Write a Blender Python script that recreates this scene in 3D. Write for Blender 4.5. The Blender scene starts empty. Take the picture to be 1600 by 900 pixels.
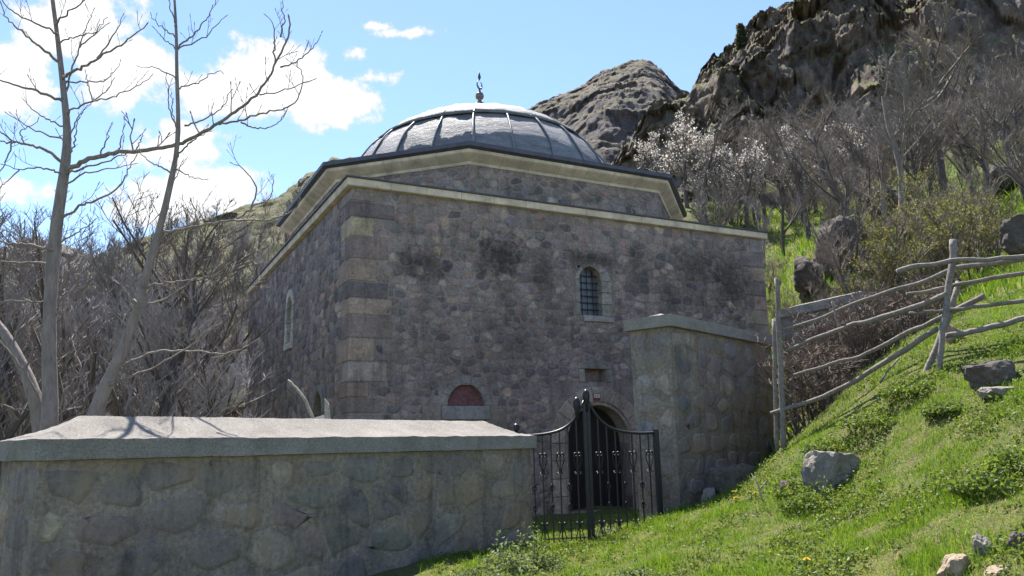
import bpy, math, random
import numpy as np
from mathutils import Vector, Matrix, noise

random.seed(7)
RNG = np.random.default_rng(7)
SC = bpy.context.scene
COL = SC.collection

# ------------------------------------------------------------------ camera
F, PIT, ROL = 1243.0, .197, -.0223          # focal length in photo pixels (1600 wide), pitch, roll
EYE = np.array([0.0, 0.0, 1.6])
cp, sp, cr, sr = math.cos(PIT), math.sin(PIT), math.cos(ROL), math.sin(ROL)
FW = np.array([0, cp, sp]); UP = np.array([0, -sp, cp]); RT = np.array([1.0, 0, 0])
cam_d = bpy.data.cameras.new('camera'); cam = bpy.data.objects.new('camera', cam_d); COL.objects.link(cam)
cam_d.sensor_width = 36; cam_d.lens = F / 1600 * 36; cam_d.clip_start = .05; cam_d.clip_end = 6000
rx = cr * RT + sr * UP; ux = -sr * RT + cr * UP
cam.matrix_world = Matrix(((rx[0], ux[0], -FW[0], EYE[0]), (rx[1], ux[1], -FW[1], EYE[1]), (rx[2], ux[2], -FW[2], EYE[2]), (0, 0, 0, 1)))
SC.camera = cam

def ray(x, y):
    X, Y = x - 800, y - 450
    a = cr * X + sr * Y; b = -sr * X + cr * Y
    return FW + RT * a / F - UP * b / F
def at(x, y, Yd):
    d = ray(x, y); return EYE + d * (Yd / d[1])
def pix(p):
    q = np.asarray(p, float) - EYE; d = q @ FW; a = F * (q @ RT) / d; b = -F * (q @ UP) / d
    return np.array([800 + cr * a - sr * b, 450 + sr * a + cr * b])

# ------------------------------------------------------------------ light
SUN_AZ, SUN_EL = math.radians(-17), math.radians(60)     # azimuth measured from +Y towards +X
sdir = Vector((math.sin(SUN_AZ) * math.cos(SUN_EL), math.cos(SUN_AZ) * math.cos(SUN_EL), math.sin(SUN_EL)))
sun_d = bpy.data.lights.new('sun', 'SUN'); sun_d.energy = 5.0; sun_d.angle = math.radians(.53); sun_d.color = (1, .95, .87)
sun = bpy.data.objects.new('sun', sun_d); COL.objects.link(sun)
sun.rotation_euler = sdir.to_track_quat('Z', 'Y').to_euler()
SC.view_settings.view_transform = 'Standard'; SC.view_settings.look = 'None'
SC.view_settings.exposure = 1.42; SC.view_settings.gamma = 1
SC.cycles.max_bounces = 5; SC.cycles.diffuse_bounces = 3; SC.cycles.glossy_bounces = 2; SC.cycles.transmission_bounces = 3; SC.cycles.transparent_max_bounces = 4
SC.cycles.use_adaptive_sampling = True; SC.cycles.adaptive_threshold = .02

world = bpy.data.worlds.new('World'); SC.world = world; world.use_nodes = True
def build_world():
    nt = world.node_tree; N = nt.nodes; L = nt.links; N.clear()
    out = N.new('ShaderNodeOutputWorld'); bg = N.new('ShaderNodeBackground'); bg.inputs[1].default_value = .102
    sky = N.new('ShaderNodeTexSky'); sky.sky_type = 'NISHITA'; sky.sun_disc = False
    sky.sun_elevation = SUN_EL; sky.sun_rotation = SUN_AZ; sky.air_density = 1.0; sky.dust_density = .3; sky.ozone_density = 2.0; sky.altitude = 1400
    tc = N.new('ShaderNodeTexCoord'); sep = N.new('ShaderNodeSeparateXYZ'); L.new(tc.outputs['Generated'], sep.inputs[0])
    def m(op, a, b=None, c=None, clamp=False):
        n = N.new('ShaderNodeMath'); n.operation = op; n.use_clamp = clamp
        for i, v in enumerate((a, b, c)):
            if v is None: continue
            if isinstance(v, (int, float)): n.inputs[i].default_value = v
            else: L.new(v, n.inputs[i])
        return n.outputs[0]
    yy = m('MAXIMUM', sep.outputs[1], .05)
    u = m('DIVIDE', sep.outputs[0], yy); v = m('DIVIDE', sep.outputs[2], yy)
    uv = N.new('ShaderNodeCombineXYZ'); L.new(u, uv.inputs[0]); L.new(v, uv.inputs[1])
    # cloud heaps: (photo x, photo y, half width, half height)
    heaps = [(120, 30, 125, 75), (190, 112, 88, 74), (25, 118, 80, 70), (405, 125, 125, 70), (330, 142, 58, 44), (510, 155, 90, 52), (592, 121, 58, 16), (465, 88, 62, 38),
             (250, 234, 112, 44), (290, 305, 128, 56), (12, 298, 58, 24), (578, 40, 30, 9), (632, 52, 46, 7), (545, 85, 40, 18), (-200, 120, 170, 110), (1850, 20, 170, 100), (500, -190, 190, 60)]
    best = None
    for (cx, cy, hx, hy) in heaps:
        d = ray(cx, cy)
        s = N.new('ShaderNodeVectorMath'); s.operation = 'SUBTRACT'; L.new(uv.outputs[0], s.inputs[0]); s.inputs[1].default_value = (d[0] / d[1], d[2] / d[1], 0)
        t = N.new('ShaderNodeVectorMath'); t.operation = 'MULTIPLY'; L.new(s.outputs[0], t.inputs[0]); t.inputs[1].default_value = (F / hx * .9, F / hy * .9, 0)
        l = N.new('ShaderNodeVectorMath'); l.operation = 'LENGTH'; L.new(t.outputs[0], l.inputs[0])
        k = m('SUBTRACT', min(1., .22 + hy / 60), m('MULTIPLY', l.outputs['Value'], min(1., .22 + hy / 60)))
        best = k if best is None else m('MAXIMUM', best, k)
    best = m('MAXIMUM', best, -1.0)
    front = m('GREATER_THAN', sep.outputs[1], .06)
    best = m('ADD', m('MULTIPLY', best, front), m('MULTIPLY', m('SUBTRACT', 1.0, front), -.15))
    nz = N.new('ShaderNodeTexNoise'); nz.inputs['Scale'].default_value = 17; nz.inputs['Detail'].default_value = 6; nz.inputs['Roughness'].default_value = .66
    L.new(tc.outputs['Generated'], nz.inputs['Vector'])
    dens = m('ADD', best, m('MULTIPLY', m('SUBTRACT', nz.outputs[0], .47), 2.6))
    mr = N.new('ShaderNodeMapRange'); mr.interpolation_type = 'SMOOTHSTEP'; mr.inputs[1].default_value = .06; mr.inputs[2].default_value = .46
    L.new(dens, mr.inputs[0])
    cr2 = N.new('ShaderNodeMapRange'); cr2.inputs[1].default_value = .1; cr2.inputs[2].default_value = 1.1; cr2.inputs[3].default_value = 3.3; cr2.inputs[4].default_value = 5.2
    L.new(dens, cr2.inputs[0])
    cc = N.new('ShaderNodeCombineColor'); 
    L.new(cr2.outputs[0], cc.inputs[0]); L.new(m('MULTIPLY', cr2.outputs[0], 1.01), cc.inputs[1]); L.new(m('MULTIPLY', cr2.outputs[0], 1.03), cc.inputs[2])
    mix = N.new('ShaderNodeMix'); mix.data_type = 'RGBA'
    L.new(mr.outputs[0], mix.inputs[0]); L.new(sky.outputs[0], mix.inputs[6]); L.new(cc.outputs[0], mix.inputs[7])
    L.new(mix.outputs[2], bg.inputs[0]); L.new(bg.outputs[0], out.inputs[0])
build_world()
world.cycles.sampling_method = 'MANUAL'; world.cycles.sample_map_resolution = 512

# ------------------------------------------------------------------ helpers
def link(o, parent=None):
    COL.objects.link(o)
    if parent is not None: o.parent = parent
    return o
def tag(o, label=None, cat=None, group=None, kind=None):
    if label: o['label'] = label
    if cat: o['category'] = cat
    if group: o['group'] = group
    if kind: o['kind'] = kind
    return o
def thing(name, label, cat, loc=(0, 0, 0), rotz=0, group=None):
    o = bpy.data.objects.new(name, None); link(o); o.location = loc; o.rotation_euler = (0, 0, rotz); o.empty_display_size = .2
    return tag(o, label, cat, group)

class MB:
    def __init__(s): s.v = []; s.f = []; s.c = []; s.col = (1, 1, 1)
    def add(s, vs, fs, col=None):
        n = len(s.v); s.v.extend([tuple(map(float, p)) for p in vs]); s.f.extend([tuple(i + n for i in f) for f in fs])
        s.c.extend([tuple(c) for c in col] if isinstance(col, list) else [tuple(col or s.col)] * len(vs))
    def box(s, x0, x1, y0, y1, z0, z1, col=None):
        s.add([(x0, y0, z0), (x1, y0, z0), (x1, y1, z0), (x0, y1, z0), (x0, y0, z1), (x1, y0, z1), (x1, y1, z1), (x0, y1, z1)],
              [(3, 2, 1, 0), (4, 5, 6, 7), (0, 1, 5, 4), (1, 2, 6, 5), (2, 3, 7, 6), (3, 0, 4, 7)], col)
    def tube(s, pts, rad, n=5, col=None, cap=True):
        p = np.asarray(pts, float); k = len(p); r = np.broadcast_to(np.asarray(rad, float), (k,))
        t = np.gradient(p, axis=0); t /= np.linalg.norm(t, axis=1, keepdims=True) + 1e-9
        mean = t.mean(0); ref = np.eye(3)[np.argmin(abs(mean))]
        a = np.cross(t, ref); a /= np.linalg.norm(a, axis=1, keepdims=True) + 1e-9; b = np.cross(t, a)
        th = np.arange(n) * 2 * math.pi / n
        ring = p[:, None] + r[:, None, None] * (np.cos(th)[None, :, None] * a[:, None] + np.sin(th)[None, :, None] * b[:, None])
        fs = []
        for i in range(k - 1):
            o = i * n
            for j in range(n):
                q = (j + 1) % n; fs.append((o + j, o + n + j, o + n + q, o + q))
        if cap: fs.append(tuple(range(n))); fs.append(tuple((k - 1) * n + j for j in reversed(range(n))))
        s.add(ring.reshape(-1, 3), fs, col)
    def mesh(s, name, mat, smooth=False, off=None):
        me = bpy.data.meshes.new(name)
        v = s.v if off is None else (np.asarray(s.v) - np.asarray(off)).tolist()
        me.from_pydata(v, [], s.f); me.materials.append(mat)
        ca = me.color_attributes.new('tint', 'FLOAT_COLOR', 'POINT')
        ca.data.foreach_set('color', np.c_[np.asarray(s.c, 'f'), np.ones(len(s.c), 'f')].ravel())
        if smooth: me.polygons.foreach_set('use_smooth', [True] * len(me.polygons))
        me.update(); return me
    def build(s, name, mat, parent=None, smooth=False, off=None):
        return link(bpy.data.objects.new(name, s.mesh(name, mat, smooth, off)), parent)

def add_obj(name, me, parent=None): return link(bpy.data.objects.new(name, me), parent)

def copy_tree(o, parent=None):
    c = o.copy(); COL.objects.link(c); c.parent = parent
    for ch in list(o.children): copy_tree(ch, c)
    return c

def np_mesh(name, V, quads, tris, cols, mat, smooth=False):
    me = bpy.data.meshes.new(name); nv = len(V); nq = 0 if quads is None else len(quads); ntr = 0 if tris is None else len(tris)
    me.vertices.add(nv); me.vertices.foreach_set('co', np.asarray(V, 'f').ravel())
    idx = np.concatenate([quads.ravel() if nq else np.zeros(0, int), tris.ravel() if ntr else np.zeros(0, int)]).astype('i')
    me.loops.add(len(idx)); me.loops.foreach_set('vertex_index', idx)
    me.polygons.add(nq + ntr)
    me.polygons.foreach_set('loop_start', np.concatenate([np.arange(nq) * 4, nq * 4 + np.arange(ntr) * 3]).astype('i'))
    if smooth: me.polygons.foreach_set('use_smooth', np.ones(nq + ntr, bool))
    if cols is not None:
        ca = me.color_attributes.new('tint', 'FLOAT_COLOR', 'POINT'); ca.data.foreach_set('color', np.c_[np.asarray(cols, 'f'), np.ones(nv, 'f')].ravel())
    me.materials.append(mat); me.update(calc_edges=True); me.validate(); return me

# ------------------------------------------------------------------ materials
class NT:
    def __init__(s, name):
        s.m = bpy.data.materials.new(name); s.m.use_nodes = True; s.t = s.m.node_tree; s.N = s.t.nodes; s.L = s.t.links
        s.p = s.N['Principled BSDF']; s.out = s.N['Material Output']; s.tc = s.N.new('ShaderNodeTexCoord')
    def n(s, typ, **kw):
        o = s.N.new(typ)
        for k, v in kw.items(): setattr(o, k, v)
        return o
    def put(s, sock, v):
        if isinstance(v, bpy.types.NodeSocket): s.L.new(v, sock)
        elif v is not None: sock.default_value = v
    def math(s, op, a, b=None, clamp=False):
        o = s.n('ShaderNodeMath', operation=op, use_clamp=clamp); s.put(o.inputs[0], a); s.put(o.inputs[1], b); return o.outputs[0]
    def coord(s, kind='Object', scale=(1, 1, 1)):
        mp = s.n('ShaderNodeMapping'); s.L.new(s.tc.outputs[kind], mp.inputs[0]); mp.inputs['Scale'].default_value = scale; return mp.outputs[0]
    def world(s, scale=(1, 1, 1)):
        g = s.n('ShaderNodeNewGeometry'); mp = s.n('ShaderNodeMapping'); s.L.new(g.outputs['Position'], mp.inputs[0]); mp.inputs['Scale'].default_value = scale; return mp.outputs[0]
    def noise(s, scale, detail=5, rough=.6, vec=None, dist=0):
        o = s.n('ShaderNodeTexNoise'); o.inputs['Scale'].default_value = scale; o.inputs['Detail'].default_value = detail
        o.inputs['Roughness'].default_value = rough; o.inputs['Distortion'].default_value = dist
        s.L.new(vec if vec is not None else s.tc.outputs['Object'], o.inputs['Vector']); return o.outputs[0]
    def ramp(s, fac, a, b, lo=0., hi=1., smooth=False):
        o = s.n('ShaderNodeMapRange'); o.clamp = True
        if smooth: o.interpolation_type = 'SMOOTHSTEP'
        s.put(o.inputs[0], fac); o.inputs[1].default_value = a; o.inputs[2].default_value = b; o.inputs[3].default_value = lo; o.inputs[4].default_value = hi; return o.outputs[0]
    def mix(s, fac, a, b, mode='MIX'):
        o = s.n('ShaderNodeMix', data_type='RGBA', blend_type=mode); s.put(o.inputs[0], fac)
        for i, v in ((6, a), (7, b)): s.put(o.inputs[i], v if isinstance(v, bpy.types.NodeSocket) else (*v, 1))
        return o.outputs[2]
    def attr(s): o = s.n('ShaderNodeAttribute', attribute_name='tint'); return o.outputs['Color']
    def rnd(s): o = s.n('ShaderNodeObjectInfo'); return o.outputs['Random']
    def val(s, col, v):   # multiply a colour by a scalar socket
        o = s.n('ShaderNodeVectorMath', operation='SCALE'); s.put(o.inputs[0], col if isinstance(col, bpy.types.NodeSocket) else col[:3]); s.put(o.inputs['Scale'], v); return o.outputs[0]
    def bump(s, h, strength=.5, dist=.02):
        o = s.n('ShaderNodeBump'); o.inputs['Strength'].default_value = strength; o.inputs['Distance'].default_value = dist; s.put(o.inputs['Height'], h); s.L.new(o.outputs[0], s.p.inputs['Normal']); return o
    def done(s, col=None, rough=.9, metal=0, spec=.3):
        if col is not None: s.put(s.p.inputs['Base Color'], col if isinstance(col, bpy.types.NodeSocket) else (*col, 1))
        s.put(s.p.inputs['Roughness'], rough); s.put(s.p.inputs['Metallic'], metal); s.p.inputs['Specular IOR Level'].default_value = spec
        return s.m

def stone_mat(name, stains=(), streak=.4, *a_, hue=0, **k_): return _stone_mat(name, stains, streak, *a_, hue=hue, **k_)
def _stone_mat(name, stains=(), streak=.4, use_attr=True, base=(.25, .23, .2), mottling=.45, bumpd=.025, wash=None, washamt=.5, hue=0):
    k = NT(name)
    col = k.attr() if use_attr else k.mix(0, base, base)
    n1 = k.noise(2.2, 3, .6); n2 = k.noise(19, 4, .75)
    col = k.val(col, k.ramp(n2, .25, .75, 1 - mottling, 1 + mottling))
    col = k.val(col, k.ramp(n1, .3, .7, .72, 1.25))
    if wash:                       # mortar smeared across the stone faces
        w = k.ramp(k.noise(4.2, 5, .75), .40, .62)
        col = k.mix(k.math('MULTIPLY', w, washamt), col, wash)
    if streak:                     # rain streaks run down the face
        st = k.noise(1, 4, .65, k.coord('Object', (4.3, 4.3, .9)))
        col = k.val(col, k.ramp(st, .5, .72, 1, 1 - streak, True))
    if hue:
        hn = k.noise(1.7, 4, .65); col = k.mix(k.ramp(hn, .53, .63, 0, hue), col, (.30, .215, .125)); col = k.mix(k.ramp(hn, .47, .38, 0, hue), col, (.155, .12, .135))
    sp_ = k.noise(31, 3, .6); col = k.mix(k.ramp(sp_, .63, .70, 0, .34), col, (.40, .37, .33)); col = k.mix(k.ramp(sp_, .36, .29, 0, .55), col, (.06, .052, .05))
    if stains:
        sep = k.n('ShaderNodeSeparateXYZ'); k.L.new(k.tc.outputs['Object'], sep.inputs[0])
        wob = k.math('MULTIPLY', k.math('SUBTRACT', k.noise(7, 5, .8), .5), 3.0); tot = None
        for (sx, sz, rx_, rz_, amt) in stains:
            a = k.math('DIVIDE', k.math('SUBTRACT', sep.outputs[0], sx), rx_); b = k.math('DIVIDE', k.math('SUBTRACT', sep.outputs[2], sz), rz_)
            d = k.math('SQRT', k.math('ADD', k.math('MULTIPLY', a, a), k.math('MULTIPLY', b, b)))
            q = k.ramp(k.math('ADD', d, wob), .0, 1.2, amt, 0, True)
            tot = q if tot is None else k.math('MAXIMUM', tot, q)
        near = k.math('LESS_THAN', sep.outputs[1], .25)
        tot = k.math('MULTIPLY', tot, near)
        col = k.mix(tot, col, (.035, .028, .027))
    k.bump(n2, .7, bumpd)
    return k.done(col, k.ramp(n2, .3, .7, .8, .98), 0, .25)

def simple_mat(name, base, var=.25, scale=8, rough=.85, metal=0, bump=.0, bscale=40, spec=.3, vec=None):
    k = NT(name); v = k.coord('Object', vec) if vec else None
    n = k.noise(scale, 6, .65, v); col = k.val(base, k.ramp(n, .25, .75, 1 - var, 1 + var))
    if bump: k.bump(k.noise(bscale, 5, .65, v), .6, bump)
    return k.done(col, rough, metal, spec)

def concrete_mat():
    k = NT('coping_concrete'); a = k.noise(55, 7, .75); b = k.noise(2.4, 5, .6); c = k.noise(190, 3, .7)
    col = k.val((.44, .40, .36), k.ramp(b, .3, .7, .8, 1.12)); col = k.val(col, k.ramp(a, .3, .7, .55, 1.4))
    col = k.mix(k.ramp(c, .55, .66, 0, .7), col, (.10, .09, .08))
    st = k.noise(1, 5, .6, k.coord('Object', (3, 3, 2))); col = k.mix(k.ramp(st, .5, .75, 0, .45), col, (.16, .15, .14))
    k.bump(k.math('ADD', a, c), .9, .03); return k.done(col, .95)
def wood_mat(name, base=(.22, .19, .165)):
    k = NT(name); v = k.coord('Generated', (3, 3, 3)); a = k.noise(30, 5, .7); b = k.noise(5, 4, .6)
    col = k.val(base, k.ramp(a, .3, .7, .6, 1.4)); col = k.mix(k.ramp(b, .5, .7, 0, .5), col, (.09, .07, .06))
    k.bump(a, .7, .012); return k.done(col, .85)
def bark_mat(name, base, var=.4, lich=(.28, .27, .24)):
    k = NT(name); a = k.noise(1, 6, .7, k.coord('Object', (22, 22, 5))); b = k.noise(3.5, 5, .65)
    col = k.val(base, k.ramp(a, .3, .7, 1 - var, 1 + var)); col = k.mix(k.ramp(b, .52, .66, 0, .45), col, lich)
    k.bump(a, .9, .03); return k.done(col, .85)
def twig_mat(name, base, var=.3):
    k = NT(name); n = k.rnd(); col = k.val(base, k.ramp(n, 0, 1, 1 - var, 1 + var)); return k.done(col, .8)
def leaf_mat(name, trans=.45, bright=1.0, spec=.35, through=(1.15, 1.05, .5)):
    k = NT(name); col = k.val(k.attr(), bright)
    d = k.p; k.put(d.inputs['Base Color'], col); d.inputs['Roughness'].default_value = .55; d.inputs['Specular IOR Level'].default_value = spec
    t = k.n('ShaderNodeBsdfTranslucent'); k.put(t.inputs[0], k.mix(1.0, col, through, 'MULTIPLY'))
    ms = k.n('ShaderNodeMixShader'); ms.inputs[0].default_value = trans
    k.L.new(d.outputs[0], ms.inputs[1]); k.L.new(t.outputs[0], ms.inputs[2]); k.L.new(ms.outputs[0], k.out.inputs[0]); return k.m
def lead_mat():
    k = NT('dome_lead'); v = k.coord('Object', (1, 1, 3.2)); a = k.noise(2.2, 6, .65, v); b = k.noise(14, 5, .65, v); st = k.noise(1, 5, .6, k.coord('Object', (5, 5, 22)))
    col = k.val((.19, .19, .205), k.ramp(a, .3, .7, .7, 1.25)); col = k.val(col, k.ramp(b, .3, .7, .75, 1.2))
    col = k.mix(k.ramp(st, .5, .68, 0, .35), col, (.30, .30, .33)); rn = k.rnd(); col = k.val(col, k.ramp(rn, 0, 1, .82, 1.15))
    k.bump(k.math('ADD', k.math('MULTIPLY', a, 2.), b), .55, .05)
    return k.done(col, k.ramp(b, .3, .7, .6, .78), .1, .25)
def terrain_mat(name, rock, grass, dry, lo=.5, hi=.75, nscale=.35, world=True, soil=None, gbias=0.0):
    """grass on the flatter ledges, bare rock on the steep faces"""
    k = NT(name); w = k.world()
    g = k.n('ShaderNodeNewGeometry'); sep = k.n('ShaderNodeSeparateXYZ'); k.L.new(g.outputs['Normal'], sep.inputs[0])
    n1 = k.noise(nscale, 4, .7, w); n2 = k.noise(nscale * 6, 5, .72, w); n3 = k.noise(nscale * .3, 2, .6, w); n4 = k.noise(nscale * 25, 3, .7, w)
    rc = k.val(rock, k.ramp(n2, .3, .7, .5, 1.5)); rc = k.mix(k.ramp(n1, .45, .65, 0, .6), rc, tuple(c * f for c, f in zip(rock, (1.5, 1.25, 1.0))))
    rc = k.val(rc, k.ramp(k.noise(1, 6, .7, k.world((nscale * 3, nscale * 3, nscale * .5))), .35, .65, .6, 1.35))
    gc = k.mix(k.ramp(n1, .4, .62), grass, dry); gc = k.val(gc, k.ramp(n4, .3, .7, .55, 1.4)); gc = k.mix(k.ramp(n2, .56, .7, 0, .7), gc, soil or tuple(c * .9 for c in rock))
    f = k.math('ADD', sep.outputs[2], k.math('MULTIPLY', k.math('SUBTRACT', n2, .5), .7)); f = k.math('ADD', f, k.math('MULTIPLY', k.math('SUBTRACT', n3, .5), .5 )); f = k.math('ADD', f, gbias)
    col = k.mix(k.ramp(f, lo, hi, 0, 1, True), rc, gc)
    k.bump(k.math('ADD', n2, k.math('MULTIPLY', n4, .5)), .9, .35 / nscale * .25); return k.done(col, .95, 0, .2)

M = {}
# ------------------------------------------------------------------ the ground
def tps_fit(P2, Z):
    n = len(P2); r = np.linalg.norm(P2[:, None] - P2[None], axis=2); K = np.where(r > 0, r * r * np.log(r + 1e-12), 0) + np.eye(n) * .004
    A = np.zeros((n + 3, n + 3)); A[:n, :n] = K; A[:n, n] = 1; A[:n, n + 1:] = P2; A[n, :n] = 1; A[n + 1:, :n] = P2.T
    return np.linalg.solve(A, np.r_[Z, 0, 0, 0])
def tps_eval(P2, w, Q):
    out = np.zeros(len(Q))
    for s in range(0, len(Q), 40000):
        q = Q[s:s + 40000]; r = np.linalg.norm(q[:, None] - P2[None], axis=2); K = np.where(r > 0, r * r * np.log(r + 1e-12), 0)
        out[s:s + 40000] = K @ w[:-3] + w[-3] + q @ w[-2:]
    return out
ctl = [(-1.6, 1, -.1), (0, 1, -.02), (1.6, 1, .35), (-5, 3.2, -.15), (0, 4, 0), (3.4, 3.2, .75), (-3.5, 4.5, -.1), (-6.5, 8, -.3), (-9, 12, -.4), (-3, 12.5, .05), (-1, 12.5, .2), (-15, 14, -.8), (-22, 22, -1.2),
       (-12, 22, -.5), (-3.2, 15.4, .05), (1, 15, .2), (3, 16.6, .25), (-9, 27, 0), (6, 19.5, .9), (6.0, 17.6, 2.0), (7.2, 15.2, 2.9), (0, 36, 1.5), (4.6, 15.2, 1.2), (3.2, 13.2, .6), (7, 24, 2.8), (-16, 45, 1), (-30, 45, -1), (-50, 60, 2), (0, 60, 7), (0, 45, 3)]
ctl += [tuple(at(*k)) for k in [
    (700, 905, 8.2), (800, 880, 9.2), (927, 900, 8.6), (1030, 900, 7.8), (1200, 900, 6.6), (1400, 900, 5.7), (1600, 900, 4.9), (927, 846, 11.4), (835, 850, 11.2), (1040, 806, 11.3), (1150, 778, 10.4),
    (1305, 768, 8.9), (1270, 694, 10.2), (1365, 630, 10.0), (1470, 574, 9.5), (1600, 512, 10), (1600, 700, 6.8), (1450, 700, 8), (1180, 730, 12.4), (1240, 690, 12.2), (1350, 575, 12.3), (1440, 515, 12.3), (1600, 440, 13.5),
    (1750, 420, 11), (1800, 600, 7), (1400, 435, 20), (1240, 448, 23), (1600, 352, 21), (1220, 385, 33), (1300, 362, 33), (1450, 330, 33), (1600, 278, 33), (1780, 240, 33), (1200, 330, 50), (1300, 300, 50), (1450, 240, 50), (1600, 200, 50), (1750, 160, 50), (1050, 330, 50), (1000, 360, 36)]]
ctl = np.array(ctl); P2 = np.c_[ctl[:, 0] / ctl[:, 1] * 2.4, np.log(ctl[:, 1])]
TW = tps_fit(P2, (ctl[:, 2] - 1.6) / ctl[:, 1])
NTX, NLY = 330, 300; TX0, TX1, LY0, LY1 = -1.6, 1.7, math.log(1.0), math.log(64)
gtx = np.linspace(TX0, TX1, NTX); gly = np.linspace(LY0, LY1, NLY); GX, GY = np.meshgrid(gtx, gly, indexing='ij')
gz = tps_eval(P2, TW, np.c_[GX.ravel() * 2.4, GY.ravel()]).reshape(NTX, NLY)
gY = np.exp(GY); gX = GX * gY; gZ = gz * gY + 1.6
_nz = np.array([noise.fractal(Vector((x * .9, y * .9, 0)), 1.0, 2.0, 5) for x, y in zip(gX.ravel(), gY.ravel())]).reshape(NTX, NLY)
_n2 = np.array([noise.fractal(Vector((x * 4.2, y * 4.2, 5)), 1.0, 2.0, 3) for x, y in zip(gX.ravel(), gY.ravel())]).reshape(NTX, NLY)
gZ = gZ + _nz * (.022 + .012 * np.clip(gY - 10, 0, 40)) + _n2 * .022
def ground_z(x, y):
    x = np.asarray(x, float); y = np.maximum(np.asarray(y, float), 1.01)
    a = np.clip((x / y - TX0) / (TX1 - TX0) * (NTX - 1), 0, NTX - 1.001); b = np.clip((np.log(y) - LY0) / (LY1 - LY0) * (NLY - 1), 0, NLY - 1.001)
    i = a.astype(int); j = b.astype(int); fa = a - i; fb = b - j
    return gZ[i, j] * (1 - fa) * (1 - fb) + gZ[i + 1, j] * fa * (1 - fb) + gZ[i, j + 1] * (1 - fa) * fb + gZ[i + 1, j + 1] * fa * fb
def gpt(x, y): return (float(x), float(y), float(ground_z(x, y)))
def grid_quads(ni, nj):
    i, j = np.meshgrid(np.arange(ni - 1), np.arange(nj - 1), indexing='ij'); a = (i * nj + j).ravel(); return np.c_[a, a + nj, a + nj + 1, a + 1]
def on_ground(px, py):
    """where the photo ray through a pixel meets the ground"""
    d = ray(px, py); t = np.exp(np.linspace(math.log(3), math.log(60), 900)); q = EYE + d[None] / d[1] * t[:, None]
    h = q[:, 2] - ground_z(q[:, 0], q[:, 1]); k = np.argmax(h < 0); return q[k]

def ground_material():
    k = NT('meadow_soil'); w = k.world(); a = k.noise(.55, 6, .65, w); b = k.noise(5, 6, .7, w); c = k.noise(30, 4, .7, w)
    col = k.mix(k.ramp(a, .35, .65), (.075, .11, .025), (.12, .125, .042)); col = k.mix(k.ramp(b, .44, .62, 0, .65), col, (.13, .105, .06)); col = k.val(col, k.ramp(c, .3, .7, .5, 1.45))
    k.bump(k.math('ADD', b, c), .8, .05); return k.done(col, .95, 0, .15)
M['ground'] = ground_material()
V = np.stack([gX, gY, gZ], -1).reshape(-1, 3)
g = add_obj('ground', np_mesh('ground', V, grid_quads(NTX, NLY), None, None, M['ground'], True)); g['kind'] = 'structure'
m = MB(); R0 = 2500; ring = [(math.cos(i * math.pi / 16) * R0, math.sin(i * math.pi / 16) * R0, -3.2) for i in range(32)]
m.add(ring, [tuple(range(32))]); g2 = m.build('plain', M['ground']); g2['kind'] = 'structure'
m = MB(); m.add([(-40, -40, -.25), (40, -40, -.25), (40, 1.2, -.2), (-40, 1.2, -.2)], [(0, 1, 2, 3)]); tag(m.build('path', M['ground']), kind='structure')

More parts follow.
